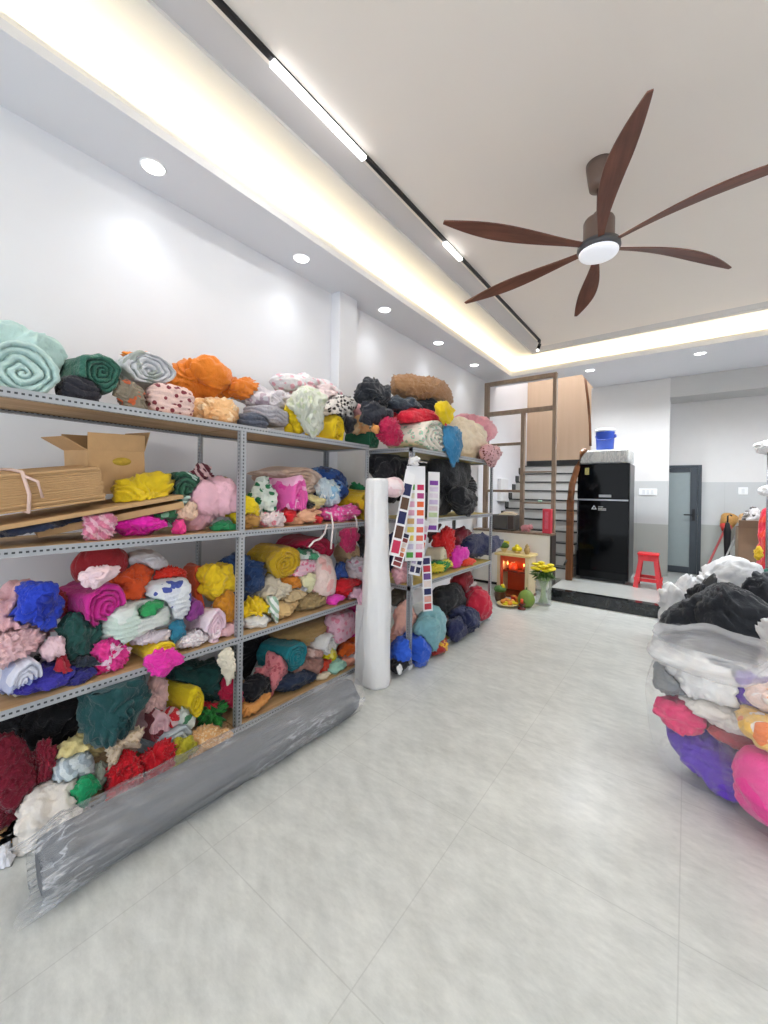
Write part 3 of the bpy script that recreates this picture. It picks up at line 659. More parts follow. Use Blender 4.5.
B().lathe([(.001, 0), (.1, 0), (.105, .01), (.1, .2), (.115, .34), (.11, .34), (.094, .2), (.096, .02), (.001, .015)], (0, 0, 0), 36, cap=False).build('glass', film('vase_glass', '#e6efe8', .80, .05, 6, .1), vs)
b = B()
for i in range(14):
    a = i * 2.4; b.tube([(.055 * math.cos(a + 2), .055 * math.sin(a + 2), .025), (.03 * math.cos(a), .03 * math.sin(a), .25), (.11 * math.cos(a), .11 * math.sin(a), .44)], .008, 6)
b.build('stem', mat('stem_green', '#9cb878', .5), vs)
b = B()
for i in range(34):
    a = rng.uniform(0, 2 * PI); r = rng.uniform(.04, .13); z = rng.uniform(.36, .47); c = Vector((r * math.cos(a), r * math.sin(a), z)); d = Vector((math.cos(a), math.sin(a), rng.uniform(-.5, .4))).normalized() * .1; s = Vector((-d.y, d.x, 0)) * .35
    v = [b.bm.verts.new(p) for p in (c - d * .6, c + s + Vector((0, 0, .012)), c + d, c - s + Vector((0, 0, .012)))]; b.bm.faces.new(v[:3]); b.bm.faces.new((v[0], v[2], v[3]))
    w_ = [b.bm.verts.new(p.co + Vector((0, 0, -.004))) for p in v]; b.bm.faces.new(w_[:3][::-1]); b.bm.faces.new((w_[0], w_[3], w_[2]))
b.build('leaves', M_lf, vs); posy(vs, 22, .15, .5, 1.6, .05)

# ------------------------------------------------------------------ cartons on the second shelf
M_card = mat('corrugated_card', '#c7a173', .8, var=.06, scale=20, bump=.1); M_cardin = mat('card_inside', '#8f6d4a', .85, var=.05)
M_edge = NT('card_edges'); _c = M_edge.n('ShaderNodeTexCoord').outputs['Object']; _s = M_edge.n('ShaderNodeSeparateXYZ'); M_edge.l(_c, _s.inputs[0])
_z = M_edge.math('ADD', M_edge.math('MULTIPLY', _s.outputs[2], 95), M_edge.math('MULTIPLY', M_edge.noise(_c, 5, 2), 1.5))
M_edge.l(M_edge.mix(M_edge.math('POWER', M_edge.math('PINGPONG', _z, .5), .6), lin('#7e6243'), lin('#d3b487')), M_edge.b.inputs['Base Color']); M_edge.b.inputs['Roughness'].default_value = .85; M_edge = M_edge.m
SH2 = LV[2] + .0125
def tilted(c, yaw, pitch, roll): return Matrix.Translation(c) @ (Matrix.Rotation(yaw, 4, 'Z') @ Matrix.Rotation(pitch, 4, 'Y') @ Matrix.Rotation(roll, 4, 'X'))
def slab(name, dims, c, rot, lab, n=1):
    o = B().box((0, 0, 0), dims, bev=.002, seg=1).build(name, [M_card], label=lab, cat='cardboard'); o.matrix_world = tilted(c, *rot); return o
# flattened cartons in a tied stack, on two loose sheets, the open carton behind
st_ = empty('cardboard_stack', (-2.335, .47, SH2 + .165), label='tied stack of flattened cardboard cartons leaning on loose sheets on the second shelf', cat='cardboard')
LAYERS = 16
for i in range(LAYERS):
    r2 = random.Random(i); B().box((r2.uniform(-.006, .006), r2.uniform(-.008, .008), .006 + i * .0098), (.30, .46, .009), bev=.0015, seg=1).build('carton_sheet', M_card, st_)
b = B()
for y in (-.05,):
    b.tube([(.156, y, -.004), (.162, y + .01, .07), (.158, y, .163), (0, y, .167), (-.156, y, .163), (-.156, y, -.004), (0, y, -.006), (.156, y, -.004)], .007, 8)
b.tube([(.158, y, .15), (.175, y + .04, .12), (.165, y + .05, .05)], .006, 8)
b.build('tie', mat('pinkish_cord', '#e8c9bd', .7), st_); st_.rotation_euler = (.15, .06, .04)
slab('cardboard_sheet', (.34, .86, .02), (-2.36, .65, SH2 + .14), (.03, .03, .17), 'large loose cardboard sheet directly under the tied cardboard stack')
slab('cardboard_sheet', (.3, .62, .035), (-2.39, .80, SH2 + .105), (-.14, .02, .20), 'lower cardboard sheet whose corner sticks out by the yellow cloth')
bx = empty('open_carton', (-2.47, .80, SH2 + .225), label='open brown cardboard box standing on the cardboard sheets of the second shelf', cat='box')
W_, D_, H_ = .27, .25, .215; t_ = .005
b = B()
b.box((0, 0, t_ / 2), (D_, W_, t_))
for s in (-1, 1): b.box((s * (D_ - t_) / 2, 0, H_ / 2 + t_), (t_, W_, H_)); b.box((0, s * (W_ - t_) / 2, H_ / 2 + t_), (D_ - 2 * t_, t_, H_))
b.build('carton_body', M_card, bx)
for nm, c, d, ax, ang in (('flap', (D_ / 2, 0, H_ + t_), (.004, W_, .085), 'Y', .12), ('flap', (-D_ / 2, 0, H_ + t_), (.004, W_, .085), 'Y', -.25), ('flap', (0, -W_ / 2, H_ + t_), (D_, .004, .11), 'X', 1.0), ('flap', (0, W_ / 2, H_ + t_), (D_, .004, .11), 'X', -.3)):
    g = B().box((0, 0, d[2] / 2 + .001), d).build(nm, M_card, bx); g.location = c; g.rotation_euler = (ang, 0, 0) if ax == 'X' else (0, ang, 0)
B().lathe([(.001, 0), (.035, 0), (.035, .001), (.001, .001)], (0, 0, 0), 24).build('printed_mark', mat('faint_yellow_print', '#cfae3c', .8, var=.2, scale=60), bx)
m_ = bx.children[-1]
for ch in bx.children:
    if ch.name.startswith('printed_mark'): ch.location = (D_ / 2 + .0003, .02, .165); ch.rotation_euler = (0, PI / 2, 0); ch.scale = (.6, 1.3, 1)
bx.rotation_euler = (.06, .03, .12)

def collider(o, M=None):
    M = (M or Matrix()) @ o.matrix_basis
    if o.type == 'MESH':
        FIXED.append((np.array([(M @ v.co)[:] for v in o.data.vertices]), [tuple(q.vertices) for q in o.data.polygons]))
    for ch in o.children: collider(ch, M)
FIXED = []
for o in list(COL.objects):
    if o.parent is None and o.name.split('.')[0] in ('cardboard_sheet', 'cardboard_stack', 'open_carton'): collider(o)
# ------------------------------------------------------------------ cloth shapes (numpy)
def _hash(ix, iy, iz, s):
    h = (ix * 374761393 + iy * 668265263 + iz * 1274126177 + s * 974634721) & 0xffffffff
    h = ((h ^ (h >> 13)) * 1274126177) & 0xffffffff
    return (h ^ (h >> 16)) & 0xffffffff
def perlin(p, s=0):
    p = np.asarray(p, float); i = np.floor(p).astype(np.int64); f = p - i; w = f * f * f * (f * (f * 6 - 15) + 10)
    out = np.zeros(len(p))
    for dx in (0, 1):
        for dy in (0, 1):
            for dz in (0, 1):
                h = _hash(i[:, 0] + dx, i[:, 1] + dy, i[:, 2] + dz, s)
                a = (h & 1023) / 1023 * 2 * PI; zc = ((h >> 10) & 1023) / 511.5 - 1; r = np.sqrt(np.maximum(0, 1 - zc * zc))
                g = r * np.cos(a) * (f[:, 0] - dx) + r * np.sin(a) * (f[:, 1] - dy) + zc * (f[:, 2] - dz)
                out += g * (w[:, 0] if dx else 1 - w[:, 0]) * (w[:, 1] if dy else 1 - w[:, 1]) * (w[:, 2] if dz else 1 - w[:, 2])
    return out
ICO = {}
def ico(sub):
    if sub not in ICO:
        b = bmesh.new(); bmesh.ops.create_icosphere(b, subdivisions=sub, radius=1)
        ICO[sub] = (np.array([v.co[:] for v in b.verts]), [tuple(v.index for v in f.verts) for f in b.faces]); b.free()
    return ICO[sub]
def rotm(rs):
    q = rs.normal(size=4); q /= np.linalg.norm(q); w, x, y, z = q
    return np.array([[1 - 2 * (y * y + z * z), 2 * (x * y - z * w), 2 * (x * z + y * w)], [2 * (x * y + z * w), 1 - 2 * (x * x + z * z), 2 * (y * z - x * w)], [2 * (x * z - y * w), 2 * (y * z + x * w), 1 - 2 * (x * x + y * y)]])
def fit(p, dims):
    lo, hi = p.min(0), p.max(0); return (p - (lo + hi) / 2) / (hi - lo) * 2 * np.array(dims)
def heap(dims, seed, sub=5, fold=.07, amp=.5, pw=2.6, kind='H'):
    """a star-shaped crumpled cloth: several overlapping lobes, creased by pleats, tucked edges and fine wrinkles"""
    rs = np.random.RandomState(seed); d, faces = ico(sub); dims = np.array(dims, float); m = dims.min(); g = float(np.prod(dims) ** (1 / 3))
    box = (np.abs(d) ** pw).sum(1) ** (-1 / pw)
    if kind in 'HGPSU':
        n = dict(H=7, G=5, P=4, S=5, U=7)[kind]; rad = np.full(len(d), .0)
        for i in range(n):
            c = rs.uniform(-.42, .42, 3) * (1, 1, .9); R_ = rotm(rs) if kind != 'G' else np.eye(3)
            ax = rs.uniform(.42, .8, 3)
            if kind == 'G': ax[2] = rs.uniform(.8, 1.05); c[2] *= .3; ax[1] *= .8
            if kind == 'S': ax[2] = rs.uniform(.7, 1)
            ax = np.maximum(ax, np.linalg.norm(c) * 1.12)
            dd_, cc = (d @ R_) / ax, (c @ R_) / ax
            A = (dd_ ** 2).sum(1); Bq = dd_ @ cc; C = cc @ cc - 1
            rad = np.maximum(rad, (Bq + np.sqrt(np.maximum(Bq * Bq - A * C, 0))) / A)
        rad = np.minimum(rad, box * 1.02)
        if kind == 'P': rad = .5 * rad + .5 * box
    else: rad = box
    p = d * rad[:, None] * dims
    nrm = d * dims.mean() + p / dims ** 2 * (m * m); nrm /= np.linalg.norm(nrm, axis=1)[:, None]
    o = rs.uniform(-40, 40, 3); P1 = p / (g * .75) + o
    wx = np.stack([perlin(P1, seed), perlin(P1 + 7.3, seed), perlin(P1 - 5.1, seed)], 1)
    a1 = rs.normal(size=3); a2 = rs.normal(size=3)
    if kind == 'G': a1 = np.array([.5, 1, .08]); a2 = np.array([.4, -.7, .5])
    if kind == 'S': a1 = np.array([.3, .25, 1.2]); a2 = np.array([1, .2, .3])
    a1 /= np.linalg.norm(a1); a2 /= np.linalg.norm(a2)
    lam = max(.022, min(fold * .62, g * .5))
    s1 = (p @ a1) / lam + wx @ np.array([1.9, 1.5, -1.7]) * 1.25
    pleat = np.abs(np.sin(PI * s1)) ** .75
    md = np.clip(.55 + 1.5 * perlin(p / (g * .7) - o, seed + 9), .12, 1.0)
    s2 = (p @ a2) / (lam * 2.1) + wx @ np.array([-1.4, 1.8, 1.1]); fr = s2 - np.floor(s2)
    tuck = np.where(fr < .9, fr / .9, (1 - fr) / .1); tmd = np.clip(.3 + 1.8 * perlin(p / (g * .8) + 2 * o, seed + 10), 0, 1)
    s3 = p / (lam * .55) + wx * 2 + o; fine = np.abs(perlin(s3, seed + 2)) + .5 * np.abs(perlin(s3 * 2.1, seed + 4))
    am = min(m * .34, lam * .62) * amp / .5
    if kind == 'U':
        q = p / max(.018, lam * .45) + wx * 2 + o
        dd = np.abs(perlin(q, seed + 1)) * 1.5 + np.abs(perlin(q * 2, seed + 2)) * .9 + pleat * .5; am = max(.02, am)
    elif kind == 'P': dd = pleat * md * .45 + fine * .12
    elif kind == 'L':                           # folded layers seen on the sides
        n = max(3, int(dims[2] * 2 / .026)); l = (p[:, 2] / dims[2] * .5 + .5) * n + 1.5 * perlin(p / .13 + o, seed + 6)
        f2 = l - np.floor(l); val = 1 - np.abs(f2 * 2 - 1) ** 4; off = np.sin(np.floor(l) * 12.9 + seed) * .7
        side = 1 - np.abs(nrm[:, 2]) ** 2; dd = (val * .8 + off * .45) * side + pleat * md * .45 + fine * .2; am = max(.016, am * .8)
    else: dd = pleat * md * .95 + tuck * tmd * 1.15 + fine * .32
    p = p + nrm * ((dd - dd.mean()) * am)[:, None]
    if kind == 'G':
        t = (p[:, 2] / dims[2] + 1) / 2; w = .5 + .5 * np.clip(t * 1.3, 0, 1); p[:, 1] *= w; p[:, 0] *= .7 + .3 * t
        p[:, 1] += dims[1] * .25 * np.sin(t * 2.2 + seed) * (1 - t)
    return fit(p, dims), faces
def roll(dims, seed, turns=4.5, nt=72, groove=1.0):
    """cloth rolled round the x axis: spiral ends, soft creases along it"""
    rs = np.random.RandomState(seed); a, b, c = dims; NX, NR = 26, 26; g = min(b, c) * .27 * groove; prof = []
    for i in range(1, NR + 1): prof.append((-1, i / NR))
    for i in range(1, NX): prof.append((-1 + 2 * i / NX, 1.0))
    for i in range(NR, 0, -1): prof.append((1, i / NR))
    prof = np.array(prof); th = np.arange(nt) / nt * 2 * PI
    X = np.repeat(prof[:, 0], nt); Rr = np.repeat(prof[:, 1], nt); T = np.tile(th, len(prof))
    ph = rs.uniform(0, 6.28); ox, oy = rs.uniform(-.22, .22, 2)
    cy_, cz_ = np.cos(T), np.sin(T); w1 = np.stack([cy_ * 1.3 + ph, cz_ * 1.3, X * .5], 1)
    env = 1 + .30 * perlin(w1, seed) + .16 * np.abs(perlin(np.stack([cy_ * 3, cz_ * 3 + ph, X * .7], 1), seed + 1)) * Rr
    warp = .30 * perlin(np.stack([cy_ * Rr * 2.2, cz_ * Rr * 2.2, X + ph], 1), seed + 2)
    sp = Rr * turns - (T + ph) / (2 * PI) + warp * turns * .55; fr = sp - np.floor(sp)
    val = np.abs(fr * 2 - 1) ** 4; lay = np.sin(np.floor(sp) * 7.3 + seed) * .35
    cap = np.where(np.abs(X) > .999, 1.0, 0.0) * np.clip((1 - Rr) / .04, 0, 1)
    xx_ = X * a - np.sign(X) * cap * g * (val * 1.4 + lay + .25 * (1 - Rr))
    rnd = np.where(np.abs(X) > .9, 1 - (np.clip((np.abs(X) - .9) / .1, 0, 1)) ** 3 * .12, 1)
    rr = Rr * env * rnd
    p = np.stack([xx_, (rr * cy_ + ox * (1 - Rr)) * b, (rr * cz_ + oy * (1 - Rr)) * c], 1)
    p[:, 2] = np.maximum(p[:, 2], -c * .9)
    n = len(prof); faces = []
    for i in range(n - 1):
        for k in range(nt): k2 = (k + 1) % nt; faces.append((i * nt + k, i * nt + k2, (i + 1) * nt + k2, (i + 1) * nt + k))
    c0, c1 = len(p), len(p) + 1
    p = np.vstack([p, p[:nt].mean(0), p[-nt:].mean(0)])
    for k in range(nt): faces.append((c0, (k + 1) % nt, k)); faces.append((c1, (n - 1) * nt + k, (n - 1) * nt + (k + 1) % nt))
    inner = set(range((NX + NR - 1 + NR - int(NR * .0)) * nt, n * nt)) if False else None
    sx_ = p[:, 0].copy(); q = fit(p, dims); q[:, 0] = sx_; return q, faces[:]
def spin(p, yaw=0, pitch=0, tilt=0):
    M = (Matrix.Rotation(yaw, 3, 'Z') @ Matrix.Rotation(pitch, 3, 'Y') @ Matrix.Rotation(tilt, 3, 'X')); return p @ np.array(M).T
def mesh_np(name, p, faces):
    me = bpy.data.meshes.new(name); me.vertices.add(len(p)); me.vertices.foreach_set('co', np.asarray(p, np.float32).ravel())
    ln = np.array([len(f) for f in faces]); me.loops.add(int(ln.sum())); me.loops.foreach_set('vertex_index', np.concatenate([np.array(f) for f in faces]).astype(np.int32) if len(set(ln)) > 1 else np.array(faces, np.int32).ravel())
    me.polygons.add(len(faces)); st0 = np.concatenate([[0], np.cumsum(ln)[:-1]]).astype(np.int32); me.polygons.foreach_set('loop_start', st0); me.polygons.foreach_set('loop_total', ln.astype(np.int32))
    me.update(calc_edges=True); me.validate(); return me
FABRICS = []      # dicts waiting for the contact pass
NAMES = dict(H='fabric_bundle', R='fabric_roll', L='folded_fabric', G='hanging_cloth', U='frilled_fabric', P='padded_bundle', S='laid_cloth')
def add_fabric(p, faces, m, name, label, group, cat='fabric', clamp=None, fixed=False):
    FABRICS.append(dict(p=p, f=faces, m=m, name=name, label=label, group=group, cat=cat, clamp=clamp, fixed=fixed))
def az(u, v):
    d = ray(u, v); return math.atan2(d[1], d[0])
def from_view(kind, u0, v0, u1, v1, xc, a=None):
    """centre and half sizes of a soft thing whose outline spans the given view lines, standing in the vertical plane x = xc"""
    vc = (v0 + v1) / 2; uc = (u0 + u1) / 2
    A0, A1 = az(u0, vc), az(u1, vc); Am = (A0 + A1) / 2
    n = np.array([math.cos(Am), math.sin(Am)]); dist = xc / n[0]; W = abs(math.tan((A0 - A1) / 2)) * dist
    if a is None: a = .19 if kind == 'R' else min(.17, max(.05, .8 * W))
    a = min(a, max(.045, .85 * W / abs(n[1])))
    b = math.sqrt(max((W / abs(n[0])) ** 2 - (a * n[1] / n[0]) ** 2, (.55 * W) ** 2))
    P_ = n * dist; t = P_ @ FW[:2]
    z0 = on_x(uc, v1, xc)[2]; z1 = on_x(uc, v0, xc)[2]
    return np.array([P_[0], P_[1], (z0 + z1) / 2]), np.array([a, b, (z1 - z0) / 2]), W
def parse(c):
    q = c.split(':'); return fab('#' + q[0], q[1] if len(q) > 1 else '', '#' + q[2] if len(q) > 2 else '#ffffff', '#' + q[3] if len(q) > 3 else None)
SEED = [11]
def shelf_items(txt, xf, xb, zt, ztop, group, posts):
    for ln in txt.strip().splitlines():
        ln = ln.strip()
        if not ln: continue
        k, c, u0, v0, u1, v1, row, lab = ln.split(None, 7)
        u0, v0, u1, v1, row = map(float, (u0, v0, u1, v1, row)); SEED[0] += 1; s = SEED[0]
        kind = k[0]; hang = kind == 'G' or 'o' in k[1:]
        W0 = from_view(kind, u0, v0, u1, v1, xf - .14)[2]
        a0 = .19 if kind == 'R' else min(.17, max(.05, .8 * W0))
        if kind == 'R' and row > 0: a0 = .14
        xc = xf - .014 - a0 * (1.08 if kind == 'R' else 1.13) - row * .13
        if hang: xc = xf + .05 - a0 * .6
        cen, dm, W = from_view(kind, u0, v0, u1, v1, xc, a0)
        if not hang and cen[2] - dm[2] < zt + .05:
            top = cen[2] + dm[2]; cen[2] = (top + zt - .01) / 2; dm[2] = max(.5 * min(W, .13), (top - zt + .01) / 2); cen[2] = zt - .01 + dm[2]
        dm = dm * (1.08 if kind == 'R' else 1.13)
        rs = np.random.RandomState(s); big = (u1 - u0) > 26 or (v1 - v0) > 26
        if kind == 'R': p, f = roll(dm, s, turns=max(2.2, min(3.6, min(dm[1], dm[2]) / .019)), nt=64); p = spin(p, rs.uniform(-.12, .28))
        else:
            p, f = heap(dm, s, 5 if big else 4, fold=.085 if kind in 'HG' else .07, amp=dict(H=.55, G=.6, U=.75, P=.5, L=.5, S=.5)[kind], pw=dict(H=2.5, G=2.8, U=2.4, P=2.2, L=3.6, S=3.0)[kind], kind=kind)
            if kind in 'LS': p = spin(p, rs.uniform(-.2, .3))
        add_fabric(p + cen, f, parse(c), NAMES[kind], lab, group, clamp=dict(zt=zt, ztop=ztop, xf=xf, xb=xb, posts=posts, hang=hang, order=row))
def apply_clamp(p, cl):
    if cl is None: return p
    if 'ground' in cl: p[:, 2] = np.maximum(p[:, 2], cl['ground']); return p
    xf, xb, zt = cl['xf'], cl['xb'], cl['zt']
    lim = xb + .012; lo = p[:, 0] < lim + .03
    p[:, 0] = np.where(lo, lim + .03 * np.exp(np.minimum(0, (p[:, 0] - lim - .03)) / .06), p[:, 0])
    p[:, 2] = np.minimum(p[:, 2], cl['ztop'])
    if cl['hang']:
        p[:, 2] = np.maximum(p[:, 2], .004)
        out = p[:, 0] > xf + .006
        p[:, 2] = np.where(out, p[:, 2], np.maximum(p[:, 2], zt + .002))
        out = p[:, 0] > xf + .006; p[out & (p[:, 2] < zt + .02), 0] = np.maximum(p[out & (p[:, 2] < zt + .02), 0], xf + .014)
        edge = (~out) & (p[:, 0] > xf - .04); p[edge, 2] = np.maximum(p[edge, 2], zt + .016)
    else:
        p[:, 2] = np.where(p[:, 2] < zt + .0015, zt + .0015, p[:, 2])
        fr = (p[:, 0] > xf - .006) & (p[:, 2] < zt + .03); p[fr, 0] = xf - .006
    for y in cl['posts']:
        w = np.abs(p[:, 1] - y) < .05; p[w, 0] = np.minimum(p[w, 0], xf - .045 + np.maximum(0, np.abs(p[w, 1] - y) - .042) * 3)
        p[w, 0] = np.maximum(p[w, 0], xb + .046)
    return p
def _inside(bv, c):
    loc, nr, _, _ = bv.find_nearest(Vector(c)); return loc is not None and (Vector(c) - loc).dot(nr) < 0
def settle():
    """trim each cloth back towards its own middle wherever it would enter a neighbour, so that cloths press against each other"""
    order = sorted(range(len(FABRICS)), key=lambda i: (not FABRICS[i]['fixed'], (FABRICS[i]['clamp'] or {}).get('order', 0)))
    done = []
    for i in order:
        d = FABRICS[i]; p = apply_clamp(d['p'].copy(), d['clamp'])
        if not d['fixed']:
            lo, hi = p.min(0), p.max(0); near = [q for q in done if not ((lo > q[1]).any() or (hi < q[0]).any())]
            c = (lo + hi) / 2; h = (hi - lo) / 2; best = None
            for o in ((0, 0, 0), (-.3, 0, 0), (0, 0, .35), (-.4, 0, .3), (0, .4, 0), (0, -.4, 0), (-.6, 0, 0), (-.5, .4, 0), (-.5, -.4, 0), (0, 0, .65), (-.4, .3, .5), (-.4, -.3, .5), (0, .65, .2), (0, -.65, .2), (.3, 0, .2), (0, 0, -.4), (.5, .4, 0), (.5, -.4, 0)):
                cc = c + h * np.array(o); k = sum(_inside(q[2], cc) for q in near)
                if best is None or k < best[0]: best = (k, cc)
                if k == 0: break
            c = best[1]; C = Vector(c); d['buried'] = best[0]
            for (l2, h2, bv) in near:
                if best[0] and _inside(bv, c): continue
                v = p - c; L = np.linalg.norm(v, axis=1); u = v / np.maximum(L, 1e-9)[:, None]
                with np.errstate(divide='ignore', invalid='ignore'): t1, t2 = (l2 - c) / u, (h2 - c) / u
                ten = np.nanmax(np.minimum(t1, t2), axis=1); tex = np.nanmin(np.maximum(t1, t2), axis=1)
                for j in np.nonzero((ten <= tex) & (tex > 0) & (ten < L + .01))[0]:
                    hit = bv.ray_cast(C, Vector(u[j]), float(L[j]) + .011)
                    if hit[0] is not None: p[j] = c + u[j] * max(hit[3] - .011, .004)
        d['p'] = p
        done.append((p.min(0), p.max(0), BVHTree.FromPolygons([tuple(x) for x in p], d['f'])))
    for rnd in range(9):                       # undo what still crosses after trimming
        bvs = [BVHTree.FromPolygons([tuple(x) for x in d['p']], d['f']) for d in FABRICS]; los = [d['p'].min(0) for d in FABRICS]; his = [d['p'].max(0) for d in FABRICS]; n = 0
        mid = [(a + b) / 2 for a, b in zip(los, his)]; pull = {}
        for i in range(len(FABRICS)):
            for j in range(i + 1, len(FABRICS)):
                if (los[i] > his[j]).any() or (his[i] < los[j]).any(): continue
                pr = bvs[i].overlap(bvs[j])
                if not pr: continue
                n += 1
                for k, q in ((i, 0), (j, 1)):
                    pull.setdefault(k, set()).update(v for x in pr for v in FABRICS[k]['f'][x[q]])
        print('crossing pairs', rnd, n)
        for k, vs in pull.items():
            if FABRICS[k]['fixed']: continue
            idx = np.array(sorted(vs)); v = FABRICS[k]['p'][idx] - mid[k]; L = np.linalg.norm(v, axis=1)[:, None]
            FABRICS[k]['p'][idx] = mid[k] + v * np.maximum(.1, 1 - .009 / np.maximum(L, .01)); FABRICS[k]['p'] = apply_clamp(FABRICS[k]['p'], FABRICS[k]['clamp'])
        if not n: break
    print('buried', [d['label'] for d in FABRICS if d.get('buried')])
def emit_fabrics():
    for d in FABRICS:
        if d.get('skip'): continue
        p = d['p']; lo, hi = p.min(0), p.max(0); base = np.array([(lo[0] + hi[0]) / 2, (lo[1] + hi[1]) / 2, lo[2]])
        o = link(d['name'], mesh_np(d['name'], p - base, d['f']), d['m'], smooth=True, loc=base)
        tag(o, d['label'], d['cat'], d['group'])
TOP = '''
R c2ded9 -26 352 50 393 0 rolled mint-white quilt, its spiral end facing out, at the near end of the top shelf
H bfdcd8 -34 327 60 388 1.2 big folded mint quilt heaped behind the rolled mint quilt on the top shelf
R 3f7a69:fur:235040 64 357 111 393 0.1 dark green towel roll beside the mint quilt on the top shelf
L 2a2a33 58 379 98 397 0 flat charcoal cloth wedged under the dark green towel roll
H 8a7f6e:floral:c8643c:4c4030 112 381 147 408 0 olive-brown printed cloth bundle beneath the grey-white roll on the top shelf
R c9cbd0:patch:d8dade:a9b0ab 111 357 166 386 .55 grey-white fabric roll with a leafy end lying across the orange cloth
H ee8a2a 117 353 163 374 1.4 bright orange cloth showing behind the grey-white roll
H e8852a 163 358 233 404 .9 large crumpled orange cloth, the biggest orange heap on the top shelf
H e5832c 224 377 264 402 .8 orange tail of cloth trailing past the rack's middle post
L f0cfc6:dots:8c3c44 146 387 190 414 0 pale pink dotted fabric folded under the orange heap
H f2c08a:floral:f7d8b0 186 396 237 421 0 peach crumpled fabric on the top shelf edge beside the middle post
H d6d0d8:patch:e6e0e4:c4b0bc 236 386 290 414 .5 pale lilac crumpled cloth just past the middle post on the top shelf
L a8a5ad 247 408 286 425 .1 folded mid-grey cloth beneath the pale lilac one
L 525868 238 415 266 428 0 thin slate-blue folded cloth at the shelf edge by the middle post
H f2d21e 282 405 310 433 .1 bright yellow cloth bundle hugging the pale sage cloth
G dde0d2:floral:c9d2b4 292 388 326 436 .1 pale sage-white cloth slumping over the top shelf edge
R f2d01f 311 416 338 437 0 yellow cloth roll tucked under the leopard-spotted cloth
H f3eef0:floral:f0b8c4 270 374 342 402 1.5 white flowered cloth heaped against the wall at the back of the top shelf
H f0dcdc 308 386 348 414 .9 pale pink soft cloth resting above the yellow roll
H ece6e0:leopard:2b2526 318 396 354 424 .2 leopard-spotted black and white cloth on the top shelf
H 22222a 333 417 354 433 0 small black cloth bundle under the leopard-spotted cloth
H 3c2a3c 346 402 361 420 .6 dark plum cloth beside the leopard-spotted cloth
H efb4b8 350 404 366 426 .5 pink cloth at the far end of the long rack's top shelf
H eeb27a:patch:f4d2a6 350 417 370 434 .2 peach-orange cloth lying on the dark green roll
R 2f7256 350 428 374 447 -.1 dark green roll at the far end of the long rack's top shelf
L c9c8ca 328 431 351 442 0 thin grey scraps at the top shelf edge before the green roll
'''
SECOND = '''
S 262e46 -6 521 86 549 0 navy cloth lying beneath the cardboard sheets on the second shelf
U eb8fae:stripe:f6c4d2 81 511 117 543 0 pink gathered cloth with paler ridges at the end of the cardboard
H e81fae 110 514 169 543 0 bright magenta cloth lying at the second shelf edge
H e6c61f 113 473 173 518 .2 large mustard-yellow cloth bundle on the second shelf beside the open carton
R 2f5f49:patch:24503c:bcd6cc 150 473 194 506 .5 dark green roll with a pale mint middle behind the yellow bundle
H 6d2f3c:stripe:e9c8ca 187 464 216 488 1.2 maroon cloth with pale stripes at the back by the rear post
P 8f7434 208 478 238 506 1.1 olive-brown stuffed bag at the back beside the middle post
H efcdb4:dots:e8b89c 171 501 199 520 .3 small peach dotted cloth below the dark green roll
H 2f6a45:floral:8fc0a0 148 510 177 534 .1 green leaf-printed cloth beside the magenta cloth
H f0bccb 182 478 237 537 .05 pale pink cloth draped in a long fan down to the second shelf edge
H 1f7f4d 212 521 238 537 -.02 small emerald green cloth at the foot of the middle post
H f4d622 221 497 259 527 .12 bright yellow cloth right behind the middle post on the second shelf
H f03f8f 170 519 186 537 .05 small hot pink scrap between the green print and the pale pink drape
H dfe8de:floral:2f7d52 245 478 277 514 .5 white cloth with green leaf print past the middle post
R f065b6:patch:f9b9dc:e83fa4 269 477 300 519 .2 hot pink roll with a pale swirl inside on the second shelf
R d9b9a4:patch:e4cbbb 254 467 318 494 1.1 long beige cloth roll with a peach end lying behind the hot pink roll
H 2a4f96:patch:5f8fd0:1c2f5c 308 468 354 500 .8 cobalt blue printed bundle at the back of the second shelf
H cfe0ea:patch:8fb8d6:f2f6f8 316 479 341 507 .35 pale blue and white printed cloth in front of the cobalt bundle
R e8c21e:fur:b88f10 341 490 374 522 .05 golden yellow roll at the far end of the second shelf
H 2f8f5a 343 483 374 503 .8 green cloth showing above the golden yellow roll
H ee5aa8:dots:f9c0dc 318 504 359 525 .0 pink dotted cloth at the second shelf edge before the golden roll
H 1d1d22 297 501 315 517 .2 small black cloth in the middle of the second shelf
H e0252e 279 507 302 521 .15 red scrap under the hot pink roll
H e2343a 302 509 323 521 .12 red scrap between the black cloth and the pink dotted cloth
U f0dcdc:floral:ea8f9c 257 511 284 530 .0 white and pink flowered cloth at the second shelf edge
H b98948 241 514 259 530 -.02 tan-brown scrap beside the middle post on the second shelf
S f2b994 279 515 320 529 .0 thin peach cloth along the second shelf edge
H f0dfa0 299 494 324 511 .45 cream-yellow cloth above the black scrap
'''
